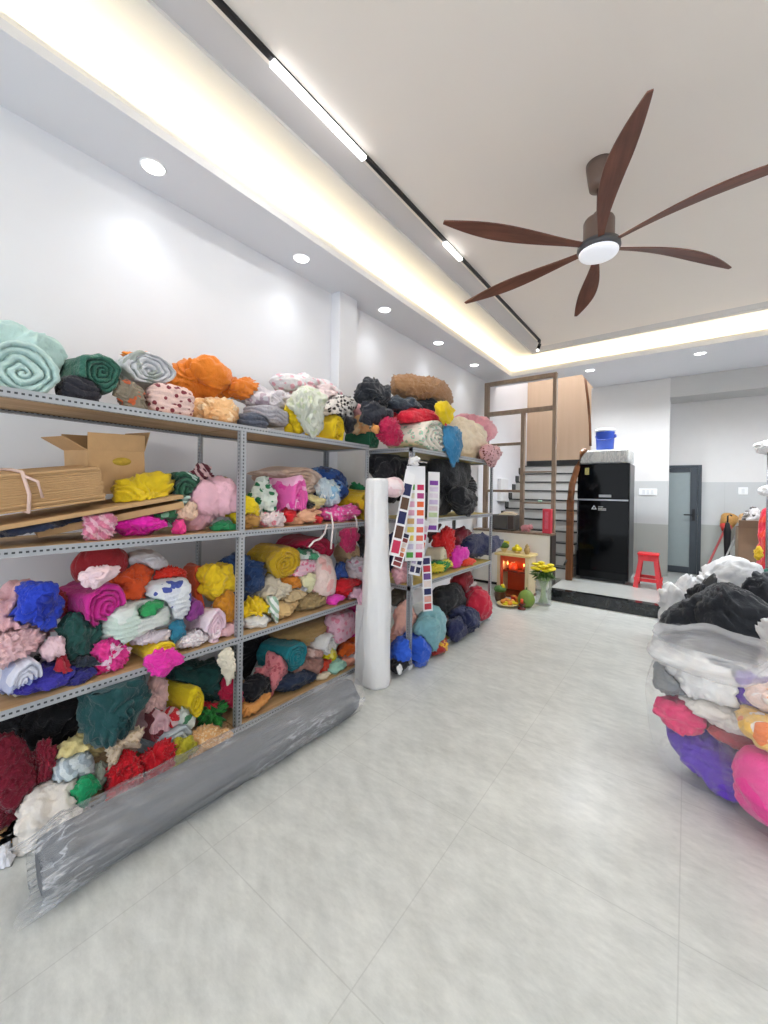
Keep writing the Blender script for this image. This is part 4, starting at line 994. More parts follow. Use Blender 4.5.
THIRD = '''
H f0bcc2 -40 586 53 660 .5 large pale pink heap at the near end of the third shelf
U f2c6ca -30 628 44 664 .2 pale pink frilled edge of cloth below the large pale pink heap
H 2a45c8:patch:1c2f9c 12 583 65 632 .1 royal blue bundle leaning on the pale pink heap
P a92c34 74 547 127 584 1.2 dark red stuffed bag against the wall on the third shelf
R d8309c:patch:b81f80 63 583 112 622 .3 magenta roll beside the royal blue bundle
H 9c2a2e 44 588 72 616 1.0 dark red cloth between the royal blue bundle and the magenta roll
H 24524c 58 612 107 662 .15 dark green crumpled cloth below the magenta roll
L e2e9e4:patch:cfe0d6 99 602 164 638 .1 mint-white quilt folded in a broad loop on the third shelf
H e35a2a 104 566 157 605 .7 orange-red cloth heaped behind the mint-white quilt
R dfe0ee:patch:b4bcdc:8f9cd0 -10 653 29 688 0 pale blue folded cloth at the near end of the third shelf edge
R f0e2e4:patch:26232a:a82a3c 21 654 62 690 0 white, black and maroon striped roll beside the pale blue one
S 3f38a6 10 671 76 706 -.02 blue-violet cloth lying flat along the third shelf edge
H 33307c 62 668 99 695 .02 deep indigo cloth between the blue-violet cloth and the pink flower roll
R cfc3ab 3 686 16 709 -.05 small tan roll poking out at the near corner of the third shelf
U f03f9c:patch:fbd6ea:e81f80 91 637 130 682 0 hot pink and white gathered cloth like an open flower
R f0cf20 126 637 166 672 -.06 yellow roll beside the gathered pink and white cloth
Ho ee36ae 144 648 181 673 -.02 hot pink bundle bulging over the third shelf edge
H f6cfd6 41 637 66 659 .1 small pale pink fold above the maroon striped roll
H b0283c 52 655 72 675 .1 crimson scrap behind the striped roll
H 2b3440 70 655 98 677 .08 dark teal-grey scrap under the dark green cloth
L e8ecf2:patch:dfe4ee:4a5aa8 146 581 188 619 .15 pale blue-white folded cloth with a navy print on the third shelf
H 2f9a58 138 601 163 616 .0 small bright green cloth lying on the mint-white quilt
U e03322 153 565 188 586 .8 bright red ruffled cloth at the back near the rear post
R d9562a 184 567 214 607 .4 rust-orange upright bundle beside the rear post
H f2cc22 199 564 238 599 .3 bright yellow heap just before the middle post on the third shelf
H d08a24 213 591 238 624 .15 mustard-orange cloth under the bright yellow heap by the post
H 8a3a86 179 599 202 620 .2 purple cloth behind the pale pink rosette
H 2f7f9c 165 621 186 642 .05 teal-blue scrap next to the pale pink rosette
R f6d3e2:patch:fbe8f0 184 607 216 642 .05 pale pink rolled rosette on the third shelf
L f0c6c8:patch:e8f0f0:d84a3a 203 604 230 628 .25 small stack of pink, white and red cloths before the middle post
H f2c3ca 213 624 242 645 -.02 pale pink scrap at the foot of the middle post on the third shelf
U ecdfe2:lace:f8f4f4 173 631 207 655 -.02 whitish lace cloth at the third shelf edge
P e2e0e4 124 551 168 578 1.2 translucent white stuffed bag beside the dark red one
G f2d4da 80 566 122 588 .7 pale pink pointed cloth lying over the magenta roll
S dccfd6 130 624 170 645 .0 pale mauve cloth under the mint-white quilt
H 24406e:patch:1c2a4c 214 554 262 600 .6 navy blue bundle behind the middle post on the third shelf
H f2cd1c 236 597 270 631 .0 bright yellow bundle just past the middle post at the third shelf edge
R e3bd26:fur:b8901a 254 545 292 573 .7 mustard-yellow roll at the back of the third shelf
H e0d3bd 257 574 288 602 .4 cream crumpled cloth beneath the mustard-yellow roll
H d2b98f 268 588 308 621 .05 sandy beige crumpled bundle past the middle post
R eceaf2 286 584 309 604 .15 small white roll resting on the beige bundle
H f2ecc0 297 573 318 592 .4 pale cream-yellow cloth above the small white roll
H d9882e 278 575 302 590 .6 orange-brown scrap behind the small white roll
L f0c6d6:dots:e87f9f 284 560 314 580 .7 pink print cloth below the green and white one
H 4f9f78:patch:e6efe8 291 548 317 570 .9 green and white printed cloth at the back of the third shelf
R c3224c 279 536 328 560 1.4 crimson roll lying against the wall under the second shelf
P f3d9d2:patch:efb9b4 310 558 337 603 .25 pink and cream stuffed cloth standing on the third shelf
H dd2430 330 576 360 603 .1 red bundle near the far end of the third shelf
H 2f4f96 334 563 348 580 .5 small blue scrap above the red bundle
H f0e4ea:floral:e8a0b8 339 557 370 585 .45 white cloth with pink print at the far end of the third shelf
U bfa578:fur:8f7648 293 596 328 616 -.02 tan twisted cord-like trim at the third shelf edge
H ee44c0 323 596 343 614 -.02 small magenta scrap before the red bundle
G f6c9dc 350 586 378 613 0 pale pink cloth hanging out over the far end of the third shelf
S dcb880 262 610 300 625 -.03 thin tan cloth at the third shelf edge past the yellow bundle
H eceae6 239 621 270 638 -.04 white scrap at the third shelf edge below the bright yellow bundle
R c9ac86 337 544 357 562 .8 small tan coil of cloth at the back near the far post
L eef2ee:stripe:9fc0a8 264 598 278 622 .0 narrow white and green striped cloth against the bright yellow bundle
G a31f50 339 525 358 552 .9 crimson cloth hanging down behind the second shelf's far end
G 1e1d22 358 526 372 556 .7 black cloth hanging at the far rear of the long rack
'''
BOTTOM = '''
U 6e1226:fur:8f1c38 -34 732 48 858 .25 huge wine-red frilled heap at the near end of the bottom shelf
U 7a1529:fur:98203c 30 742 60 790 .35 small wine-red frilled bunch beside the cream-yellow cloth
H 17171b 14 690 100 760 1.3 large black heap in the dark at the back of the bottom shelf
H 1b1b20 -20 703 40 748 1.6 black cloth behind the wine-red heap
G 1c4a4c 84 673 150 750 .55 dark teal cloth slumped down from the shelf back
H f1df9c 53 732 102 767 .2 cream-yellow folded cloth on the bottom shelf
L dfe8ec:stripe:b4c2cc 52 757 92 793 .0 pale blue-white folded towel below the cream-yellow cloth
Ho 1fa268 69 779 99 807 -.02 emerald green cloth at the bottom shelf edge
H c9d6c6 86 763 110 801 .05 pale sage cloth next to the emerald green one
Ho ece5dd 8 790 92 856 -.02 long cream-white cloth trailing along the bottom shelf edge
Ho e9eaf0 -4 846 14 876 -.1 white cloth scrap beside the near end of the grey roll
Uo e3182a:fur:b80f20 104 752 143 803 -.12 bright red lace bundle next to the sage cloth
Uo e01a2c:fur:b51022 134 745 174 792 -.12 bright red lace bundle next to the olive-yellow cloth
G d8c3aa:lace:c2a888 106 730 142 772 .2 beige lace cloth draped over the red lace bundle
H e2b9b4 138 675 167 712 .55 dusty pink cloth under the third shelf
R f0c4cc:patch:8a3a44 129 706 159 734 .2 pale pink roll with a dark opening
L e02c3a:stripe:f4d8da 148 713 180 727 .25 red and white striped cloth above the grey-blue roll
R ecd21c 163 683 193 710 .4 yellow roll on the bottom shelf
R ccd6dc:patch:aebcc6 136 722 180 755 .05 pale grey-blue roll on the bottom shelf
H 1b4a46 158 660 228 702 .8 dark green heap under the third shelf
U d8283c 185 693 222 719 .4 red frilled cloth beside the yellow roll
U 2f8f3c 196 696 230 724 .25 bright green frilled cloth before the middle post
H e4ece6:patch:4f8f68 174 707 194 733 .2 white and green scrap beside the grey-blue roll
H 1a1a20 186 704 236 740 .3 black cloth on the bottom shelf before the middle post
Ho b8b02c 166 738 196 765 .0 olive-yellow cloth at the bottom shelf edge
Uo f0b97c:lace:f8d8ac 180 728 232 758 .0 peach lace cloth at the bottom shelf edge before the middle post
G e8dfca 216 648 240 684 .7 cream cloth hanging behind the middle post
H c41f48 220 677 242 706 .4 crimson cloth behind the middle post on the bottom shelf
H 16161a 236 634 300 706 .75 large black heap past the middle post on the bottom shelf
H 1c1c22 237 676 272 716 .1 black crumpled cloth at the foot of the middle post
P 1f2024 262 688 300 714 .2 black padded cloth behind the far part of the grey roll
L a98a58 274 620 332 644 1.0 flattened brown sacking under the third shelf
R 1f8894 264 641 300 664 .6 teal roll on the bottom shelf's far bay
H e38a92:dots:c86470 257 656 290 694 .2 dusty rose dotted cloth bundle below the teal roll
H a87c72 284 661 320 694 .15 brown-mauve cloth beside the dusty rose bundle
R f0efec 301 632 330 650 .5 white roll below the brown sacking
R d6a79c:patch:e8c8c0 294 647 318 667 .35 pinkish-brown roll end above the mauve cloth
H f0df1c:patch:f6ee80 313 648 338 670 .3 lemon-yellow cloth near the far end of the bottom shelf
H e3661c 334 634 369 671 .1 rust-orange bundle at the far end of the bottom shelf
P e0358c 333 606 370 638 .5 hot pink padded bundle under the far end of the third shelf
L f0c0d0:floral:e88fa8 326 612 354 638 .3 pale pink printed cloth in front of the hot pink padded bundle
H 9fd0be 322 664 344 686 .0 mint green scrap at the bottom shelf edge
H e9e4e2:patch:f0a890 338 667 362 686 -.02 white and peach scraps at the far corner of the bottom shelf
S 26344e 268 688 314 708 .05 navy cloth at the bottom shelf edge behind the grey roll
H eda55c 236 706 270 728 -.02 orange-peach cloth at the foot of the middle post
H bfe0d4 316 633 342 652 .7 pale mint cloth beside the white roll
H d8452c 306 660 330 676 .2 orange-red scrap under the lemon-yellow cloth
H e6d9c0 314 672 330 690 .1 cream scrap beside the mauve cloth
'''
R2TOP = '''
H 2a2d34 357 380 390 408 .9 black crumpled bag on top of the dark bundle, farther rack
H 30323c 360 400 392 427 .6 dark slate bundle at the near end of the farther rack's top
H 39424e 384 398 422 420 .9 dark grey-blue cloth on the farther rack's top
H 22262c 412 399 450 424 .7 black cloth beneath the brown furry bundle
U b98d66:fur:8f6844 396 376 450 406 .8 big tan-brown furry bundle at the summit of the farther rack
G f0d01f 434 402 452 424 .5 yellow cloth hanging beside the tan furry bundle
U c01f50 375 419 402 449 .1 crimson pleated cloth at the farther rack's top corner
H e0203c 394 412 450 441 .45 bright red cloth across the farther rack's top
R efe8dc:floral:9fc8b0:e8a0b0 396 424 448 457 .0 long cream flowered roll on the farther rack's top edge
H efdfc4 442 418 486 464 .25 large cream cloth at the far end of the farther rack's top
Go 3f86b4 438 428 464 466 .0 blue cloth tumbling down off the farther rack's top
U efa9b4 453 416 494 452 .9 pink frill running down behind the large cream cloth
Go d9a8ac:dots:7a3a34 474 446 500 468 .0 pink and maroon cloth hanging off the farther rack's end
H f0a860 370 417 384 434 .7 small orange-peach cloth between the dark slate bundle and the post
'''
R2SEC = '''
H 1a1a20 374 450 416 500 .9 black heap in the shade at the near end of the farther rack's second shelf
H 1c1d22 414 455 470 516 .2 large jagged black cloth heap on the farther rack's second shelf
H 202127 438 462 478 500 .7 black cloth piled at the back of the farther rack's second shelf
G 1d1e23 446 488 478 516 -.1 black cloth end hanging at the far side of the jagged black heap
P 4a4c52 412 494 440 516 -.02 dark grey clear-bagged cloth at the second shelf edge, farther rack
'''
R2THIRD = '''
U d9262a 434 527 456 560 .3 red gathered cloth on the farther rack's third shelf
H 7a2434 452 527 472 548 .7 maroon cloth behind the navy bundle
H 222a52 455 533 497 573 .1 big navy bundle at the far end of the farther rack's third shelf
U e83ab8 448 546 468 572 .0 hot pink pompom bunch beside the navy bundle
U ec4a2c 456 556 474 574 -.05 orange-red frill below the hot pink bunch
U 2f9a4a:patch:f0e04a 424 560 452 582 .0 green and yellow frill at the third shelf edge, farther rack
R e9dfc8 428 547 444 567 .2 small cream roll above the green and yellow frill
H 2a3258 386 534 406 572 .8 navy cloth in shadow behind the swatch cards
H f0b4bc 390 562 412 592 .3 pink cloth behind the swatch cards' lower ends
H 5a3230 426 524 446 546 .9 brown-maroon cloth at the back of the farther rack's third shelf
'''
R2BOT = '''
H f0b8a8 393 602 418 646 .3 peach-pink cushion on the farther rack's bottom
Ho 7fb0b8 410 608 446 652 .05 pale teal cloth bundle at the farther rack's bottom
Ho 2f5fd0 392 634 432 666 .0 bright blue cloth at the farther rack's bottom corner
H 24252a 428 584 468 628 .4 black garment heap in the middle of the farther rack's bottom
Ho 232a4e 450 606 480 634 .1 navy cloth under the wine-red bundle, farther rack
Ho c0203c 462 588 496 622 .05 wine-red bundle at the far end of the farther rack's bottom
H efe6e4 460 583 484 597 .2 white cloth peeking out behind the wine-red bundle
U 8f1f2c 450 570 474 592 .7 dark red cloth under the farther rack's third shelf
Ho e8b030:patch:a8302c 426 638 450 658 -.05 yellow and maroon scrap at the farther rack's bottom edge
Ho 232850 444 619 466 640 -.02 small round navy bundle at the farther rack's bottom edge
H 4a4238 390 586 412 616 .7 dark brown netting cloth behind the swatch cards' post
R e8b8c0 440 612 452 626 .0 tiny pink roll end beside the pale teal bundle
'''
shelf_items(TOP, XF, WX + .03, LV[3] + .012, 2.7, 'fabric bundles on the long rack, top shelf', ())
shelf_items(SECOND, XF, XB, LV[2] + .012, LV[3] - .03, 'fabric bundles on the long rack, second shelf', RY)
shelf_items(THIRD, XF, XB, LV[1] + .012, LV[2] - .03, 'fabric bundles on the long rack, third shelf', RY)
shelf_items(BOTTOM, XF, XB, LV[0] + .012, LV[1] - .03, 'fabric bundles on the long rack, bottom shelf', RY)
shelf_items(R2TOP, XF2, XB2, LV2[3] + .012, 2.9, 'fabric bundles on the farther rack, top shelf', ())
shelf_items(R2SEC, XF2, XB2, LV2[2] + .012, LV2[3] - .03, 'fabric bundles on the farther rack, second shelf', RY2)
shelf_items(R2THIRD, XF2, XB2, LV2[1] + .012, LV2[2] - .03, 'fabric bundles on the farther rack, third shelf', RY2)
shelf_items(R2BOT, XF2, XB2, LV2[0] + .012, LV2[1] - .03, 'fabric bundles on the farther rack, bottom shelf', RY2)

# ------------------------------------------------------------------ right-hand sacks
def sack_shape(c, r, h, seed, neck=None, flare=0, nt=96, nz=40, open_top=True, wob=.1):
    """a soft plastic sack: bulging cylinder wall with folds, gathered or open at the top"""
    th = np.arange(nt) / nt * 2 * PI; ps = []
    for i in range(nz + 1):
        t = i / nz; base = .86 + .3 * math.sin(min(1, t * 1.25) * PI * .8) - .1 * t
        if t < .06: base *= .8 + .2 * t / .06
        if neck is not None: base = base * (1 - t ** 4) + neck * t ** 4
        z = t * h
        q = np.stack([np.cos(th) * 1.6, np.sin(th) * 1.6, np.full(nt, t * 2.2)], 1) + seed
        q2 = np.stack([np.cos(th) * 5, np.sin(th) * 5, np.full(nt, t * 1.4)], 1) + seed
        rr = base * (1 + wob * perlin(q, seed) * 1.6 + .12 * np.abs(perlin(q2, seed + 1)) * (.4 + t)) + flare * max(0, t - .85)
        zz_ = z + .05 * perlin(q * .8 + 4, seed + 2) * t
        ps.append(np.stack([c[0] + r * rr * np.cos(th), c[1] + r * rr * np.sin(th), zz_ + c[2]], 1))
    p = np.vstack(ps); f = []
    for i in range(nz):
        for k in range(nt): k2 = (k + 1) % nt; f.append((i * nt + k, i * nt + k2, (i + 1) * nt + k2, (i + 1) * nt + k))
    b0 = len(p); p = np.vstack([p, [[c[0], c[1], c[2]]]])
    for k in range(nt): f.append((b0, (k + 1) % nt, k))
    return p, f
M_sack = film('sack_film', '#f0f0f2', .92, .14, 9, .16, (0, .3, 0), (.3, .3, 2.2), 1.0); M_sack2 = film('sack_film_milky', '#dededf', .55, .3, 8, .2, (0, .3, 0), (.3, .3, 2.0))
def lump(c, d, col, lab, seed, kind='H', grp='fabrics packed in the clear sacks', amp=.4, order=0):
    p, f = heap(d, seed, 5, fold=.09, amp=amp, pw=2.6, kind=kind)
    add_fabric(p + np.array(c), f, parse(col), NAMES[kind], lab, grp, clamp=dict(ground=.004, order=order))
def film_sheet(p, f, name, m, root): o = link(name, mesh_np(name, p - np.array(root.location), f), m, root, smooth=True); return o
def ctr(u, v, r): q = on_z(u, v, 0); n = q[:2] / np.linalg.norm(q[:2]); return q[:2] + n * r
# first sack: clear, white / grey / purple / pink contents
c1 = ctr(709, 801, .235); n1 = c1 / np.linalg.norm(c1); s1 = np.array([n1[1], -n1[0]])     # s1 points to the right of the view
def at1(s, d, z): q = c1 + s1 * s - n1 * d; return (q[0], q[1], z)
lump(at1(.02, .03, .14), (.215, .215, .135), '6a45c0', 'big violet cloth filling the bottom of the clear sack', 901, amp=.35)
lump(at1(-.13, .08, .33), (.12, .13, .09), 'ea3f78', 'hot pink cloth on the near side of the clear sack', 902, amp=.35)
lump(at1(.09, .10, .30), (.15, .14, .06), 'b0464c', 'dull red layer above the violet cloth in the clear sack', 903, amp=.35, order=.5)
lump(at1(.05, .06, .40), (.21, .19, .08), 'e9e2da', 'cream cloth band across the middle of the clear sack', 904, amp=.35, order=.6)
lump(at1(-.03, .07, .53), (.17, .17, .11), 'f2f0ee', 'white cloth near the top of the clear sack', 905, amp=.35, order=.3)
lump(at1(.16, .07, .52), (.11, .13, .11), '6a3fb8', 'small violet bundle near the top of the clear sack', 906, amp=.35)
lump(at1(-.15, .03, .47), (.11, .16, .11), '8a8d90', 'grey cloth at the side of the clear sack', 907, amp=.35, order=.7)
lump(at1(.02, -.08, .35), (.18, .14, .26), 'b9b2ae', 'greyish cloth deep inside the clear sack', 908, amp=.35, order=.9)
sk1 = empty('plastic_sack', (c1[0], c1[1], 0), label='clear plastic sack of violet, white and pink cloth standing on the open floor', cat='sack')
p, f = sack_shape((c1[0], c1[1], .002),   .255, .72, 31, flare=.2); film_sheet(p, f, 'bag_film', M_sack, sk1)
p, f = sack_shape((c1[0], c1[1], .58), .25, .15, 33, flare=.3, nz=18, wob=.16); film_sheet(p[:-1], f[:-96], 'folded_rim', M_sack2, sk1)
# second sack: pink, at the picture edge
c2 = ctr(812, 876, .27); n2 = c2 / np.linalg.norm(c2); s2 = np.array([n2[1], -n2[0]])
def at2(s, d, z): q = c2 + s2 * s - n2 * d; return (q[0], q[1], z)
lump(at2(0, .02, .21), (.28, .28, .22), 'f0479c', 'large pink cloth filling the sack at the picture edge', 911, amp=.25)
lump(at2(-.06, .06, .46), (.2, .19, .08), 'f0c26a:patch:f4e8e0:f0803c', 'orange and cream printed cloth above the large pink cloth', 912, amp=.35, order=.4)
lump(at2(-.03, .04, .60), (.2, .18, .11), 'f4d6cc:patch:f0a878:f8ece8', 'peach cloth at the top of the pink-filled sack', 913, amp=.35, order=.5)
sk2 = empty('plastic_sack', (c2[0], c2[1], 0), label='clear plastic sack stuffed with pink cloth at the edge of the picture', cat='sack')
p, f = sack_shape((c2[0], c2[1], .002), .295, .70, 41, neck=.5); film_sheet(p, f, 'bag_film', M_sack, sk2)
# dark sack of garments behind, white bags beyond and beside it
def big(u, v, r, d, col, lab, seed, kind='H', name=None, cat='sack', m=None, amp=.95, z=None, order=0, fold=.11):
    c = ctr(u, v, r); p, f = heap(d, seed, 5, fold=fold, amp=amp, pw=2.6, kind=kind)
    yaw = math.atan2(c[1], c[0]) - PI / 2; p = spin(p, yaw)
    add_fabric(p + np.array([c[0], c[1], d[2] - .03 if z is None else z]), f, m or parse(col), name or NAMES[kind], lab, None, cat=cat, clamp=dict(ground=.004, order=order))
M_bk = mat('black_plastic_film', '#25272c', .32, var=.1, scale=6, bump=.3); M_wf = mat('white_plastic_film', '#e4e5e7', .3, var=.05, scale=8, bump=.3)
big(722, 684, .36, (.46, .33, .40), '', 'big heap of black bagged garments behind the clear sack', 921, name='garment_heap', cat='garments', m=fab('#25282e'), order=1)
big(705, 660, .2, (.20, .16, .40), '', 'dark crumpled bag leaning on the near side of the black heap', 922, name='plastic_sack', cat='sack', m=M_bk, order=1.4)
big(775, 668, .3, (.26, .28, .42), '2b2d33', 'black cloth pile at the picture edge, behind the white bag', 923, name='garment_heap', cat='garments', order=1.5)
big(686, 650, .22, (.26, .22, .37), '', 'white plastic bag lying beyond the black garment heap', 924, name='plastic_sack', m=M_wf, order=2)
big(718, 640, .28, (.42, .25, .45), '', 'tall white plastic bag rising behind the black garment heap', 925, name='plastic_sack', m=M_wf, order=2.1)
big(778, 745, .2, (.17, .17, .41), '', 'white plastic bag at the picture edge beside the clear sack', 926, name='plastic_sack', m=M_wf, order=.8)
for p, f in FIXED: FABRICS.append(dict(p=p, f=f, m=None, name='', label='', group='', cat='', clamp=None, fixed=True, skip=True))
settle()
emit_fabrics()
# ------------------------------------------------------------------ grey film-wrapped roll on the floor
g0, g1 = np.array([-1.85, .415]), np.array([-1.815, 2.03]); gl = float(np.linalg.norm(g1 - g0)); gy = math.atan2(*(g1 - g0)[::-1])
gr = empty('fabric_roll', (*(g0 + g1) / 2, 0), gy, 'long grey felt roll in clear plastic film lying on the floor along the rack', 'fabric roll')
GR = .113
p, f = roll((gl / 2, GR, GR), 77, turns=7, nt=72, groove=.35)
p[:, 2] += .125 - .004; p[:, 2] = np.maximum(p[:, 2], .006)
M_felt = mat('grey_felt', '#66686c', .75, var=.05, scale=30)
link('felt_roll', mesh_np('felt_roll', p, f), M_felt, gr, smooth=True)
nt, nx = 128, 150; ps = []
for i in range(nx + 1):
    t = i / nx; x = (-1.04 + 2.06 * t) * gl / 2; th = np.arange(nt) / nt * 2 * PI
    q = np.stack([np.cos(th) * 2.2 + x * 4.0, np.sin(th) * 2.2 - x * 2.5, np.full(nt, x * 3.0)], 1)
    rr = GR + .010 + .02 * np.abs(perlin(q * 1.6, 5)) + .014 * np.abs(perlin(q * 3.7 + 3, 6)) - .006 * np.abs(perlin(q * 8, 7))
    if t < .07: rr = rr * (.94 + .1 * (t / .07)) + .02 * perlin(q * 2, 9)
    z = np.maximum(  .121 + rr * np.sin(th) - (.03 * max(0, 1 - t / .06)), .003)
    ps.append(np.stack([np.full(nt, x) + (.05 * np.cos(th * 2 + 1) if i == 0 else 0), rr * np.cos(th) * (1.0), z], 1))
p = np.vstack(ps); f = [(i * nt + k, i * nt + (k + 1) % nt, (i + 1) * nt + (k + 1) % nt, (i + 1) * nt + k) for i in range(nx) for k in range(nt)]
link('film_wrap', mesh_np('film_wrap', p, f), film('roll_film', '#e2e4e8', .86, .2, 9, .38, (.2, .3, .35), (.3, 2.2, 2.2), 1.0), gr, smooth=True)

# ------------------------------------------------------------------ upright white roll against the racks
wc = on_z(377, 690, 0); wcx, wcy = wc[0] - .07, wc[1] + .075
wr = empty('fabric_roll', (wcx, wcy, 0), label='tall white plastic-wrapped roll standing upright between the two racks', cat='fabric roll')
WH = 1.60; nt, nz = 64, 80; ps = []
for i in range(nz + 1):
    t = i / nz; th = np.arange(nt) / nt * 2 * PI
    q = np.stack([np.cos(th) * 1.8, np.sin(th) * 1.8, np.full(nt, t * 5 )], 1)
    q2 = np.stack([np.cos(th) * 5, np.sin(th) * 5, np.full(nt, t * 3.0)], 1)
    base = .112 - .028 * t + .012 * math.exp(-((t - .42) / .16) ** 2)
    rr = base + .012 * perlin(q, 21) + .010 * np.abs(perlin(q2, 22)) - (.008 if i in (0, nz) else 0)
    lean = .025 * t
    ps.append(np.stack([rr * np.cos(th) - lean, rr * np.sin(th), np.full(nt, t * WH)], 1))
p = np.vstack(ps); f = [(i * nt + k, i * nt + (k + 1) % nt, (i + 1) * nt + (k + 1) % nt, (i + 1) * nt + k) for i in range(nz) for k in range(nt)]
p = np.vstack([p, [[0, 0, .0]], [[-.025, 0, WH - .01]]]); n_ = len(p)
f += [(n_ - 2, (k + 1) % nt, k) for k in range(nt)] + [(n_ - 1, nz * nt + k, nz * nt + (k + 1) % nt) for k in range(nt)]
M_white = mat('white_wrapped_cloth', '#eeeeef', .38, var=.02, scale=14, bump=.25)
link('wrapped_roll', mesh_np('wrapped_roll', p, f), M_white, wr, smooth=True)
def flap(rows, t=.002):
    b = bmesh.new(); g = [[b.verts.new(q) for q in r] for r in rows]
    for r, s in zip(g, g[1:]):
        for k in range(len(r) - 1): b.faces.new((r[k], r[k + 1], s[k + 1], s[k]))
    bmesh.ops.solidify(b, geom=b.faces, thickness=t)
    return b
# loose wing of wrapping down its near side
rows = []
for i in range(16):
    t = i / 15; z = .02 + .6 * t; w = .045 * math.sin(PI * min(1, (1 - t) * 1.1)) + .01
    rows.append([(-.035 + .02 * math.sin(z * 9 + k * .8) - k * .012, -.098 - w * k / 6, z - .015 * k * (1 - t)) for k in range(7)])
B_ = B(); B_.bm.free(); B_.bm = flap(rows); o = B_.build('loose_flap', M_white, wr)
for q in o.data.polygons: q.use_smooth = True

# ------------------------------------------------------------------ hanging colour swatch cards on the farther rack's post
M_cardw = mat('swatch_card', '#f1f0f2', .55, var=.01)
RC = random.Random(8)
BRIGHT = ['#c8285a', '#58a846', '#e0a84a', '#e8c8d8', '#d8d0e8', '#4a4a58', '#e8705a', '#f0d86a', '#f2e6a8', '#c89ac8', '#d8b078', '#5a6ab0', '#e86a3a', '#e8b0c8', '#a0c8d8', '#b84a8a', '#e8e0c8', '#c8a07a']
DARK = ['#33363f', '#d0305a', '#1f5f66', '#5a3a2c', '#5c4434', '#1e2456', '#262c5c', '#223', '#b84a30', '#e8c0a0']
COOL = ['#2c2a4a', '#3c3868', '#6a4a8a', '#232850', '#c8b8d8', '#8a3a3a', '#d86a4a', '#c83a4a', '#e0a090']
PALE = ['#f0e6f2', '#e8dcf0', '#d8c8e8', '#d0e0b0', '#e8d8e0', '#f2ecec', '#b8a0c8', '#8a48b0']
def card(P0, P1, w, cols, rows, pal, lab, bow=.015, hgt=.7, sparse=0, gap=.3):
    """a stiff card hanging from P0 (top centre) to P1 (bottom centre); faces the room"""
    P0, P1 = Vector(P0), Vector(P1); e = empty('hanging_swatch_card', P1, label=lab, cat='swatch card', group='colour cards hanging on the rack post')
    ax = (P0 - P1); L = ax.length; ax.normalize(); fac = Vector((.72, -.69, 0)); side = ax.cross(fac).normalized() * -1; nrm = side.cross(ax) * -1
    if nrm.dot(fac) < 0: nrm = -nrm
    def pt(s, t, n): return side * (s * w) + ax * (t * L) + nrm * (n + bow * math.sin(t * PI))
    N_ = 14; b = bmesh.new(); fr_, bk = [], []
    for i in range(N_ + 1):
        t = i / N_; fr_.append([b.verts.new(pt(s, t, .0015)) for s in (-.5, .5)]); bk.append([b.verts.new(pt(s, t, -.0015)) for s in (-.5, .5)])
    for i in range(N_):
        b.faces.new((fr_[i][0], fr_[i][1], fr_[i + 1][1], fr_[i + 1][0])); b.faces.new((bk[i][1], bk[i][0], bk[i + 1][0], bk[i + 1][1]))
        for s in (0, 1): b.faces.new((fr_[i][s], fr_[i + 1][s], bk[i + 1][s], bk[i][s]))
    b.faces.new((fr_[0][0], bk[0][0], bk[0][1], fr_[0][1])); b.faces.new((fr_[-1][0], fr_[-1][1], bk[-1][1], bk[-1][0]))
    B2 = B(); B2.bm.free(); B2.bm = b; B2.build('card', M_cardw, e)
    for r_ in range(rows):
        for c in range(cols):
            if RC.random() < sparse: continue
            s0 = -.5 + (c + .14) / cols; s1_ = -.5 + (c + .86) / cols; t0 = .02 + (r_ + gap / 2) / rows * hgt; t1 = .02 + (r_ + 1 - gap / 2) / rows * hgt
            q = B(); vs = [q.bm.verts.new(pt(s, t, n)) for n in (.0017, .0045) for s, t in ((s0, t0), (s1_, t0), (s1_, t1), (s0, t1))]
            for a in ((0, 1, 2, 3), (4, 5, 6, 7), (0, 1, 5, 4), (1, 2, 6, 5), (2, 3, 7, 6), (3, 0, 4, 7)): q.bm.faces.new([vs[k] for k in a])
            ci = pal[(r_ * cols + c + (r_ % 3)) % len(pal)]; q.build('swatch', mat('swatch' + ci, ci, .7, var=.12, scale=30), e)
XK = XF2 + .03
def V(u, v, dx=0): return on_x(u, v, XK + dx)
card(V(416, 466, .03), V(414, 561, .03), .155, 2, 9, BRIGHT, 'wide white card with two columns of bright colour swatches, hanging at the rack post', .02, .80, .0, .36)
card(V(411, 470), V(394, 556), .085, 1, 5, DARK[1:], 'narrow card of dark swatches slanting down beside the wide white card', .012, .82, 0, .16)
card(V(406, 532, .012), V(396, 567, .012), .085, 1, 7, ['#8a3a3a', '#e0c8a8', '#6a2a3a', '#e8b090', '#c86a4a', '#e8d8d0', '#2a2a4a'], 'short card of maroon and tan swatches below the narrow dark one', .008, .94, 0, .2)
card(V(426, 556, .015), V(428, 611, .015), .085, 1, 7, ['#c83a4a', '#d86a5a', '#eab0a0', '#f0e0d8', '#2c3060', '#6a4a8a', '#3a3868'], 'low-hanging card of red to navy swatches at the rack post', .01, .96, 0, .2)
card(V(434, 472, .012), V(432, 532, .012), .105, 1, 8, PALE[::-1], 'pale lilac and purple card half hidden behind the wide white card', .015, .85, .1, .3)
card(V(424, 520, -.0), V(414, 575, .0), .10, 2, 6, COOL + BRIGHT[:4], 'card of mixed navy and orange swatches showing under the wide white card', .008, .9, 0, .3)
p, f = heap((.05, .055, .045), 641, 4, .05, .6, 2.4); c = V(414, 461, .04)
o = link('hanging_plastic_bag', mesh_np('hanging_plastic_bag', p, f), M_white, smooth=True, loc=c); tag(o, 'small crumpled white plastic bag hanging above the swatch cards on the rack post', 'bag')

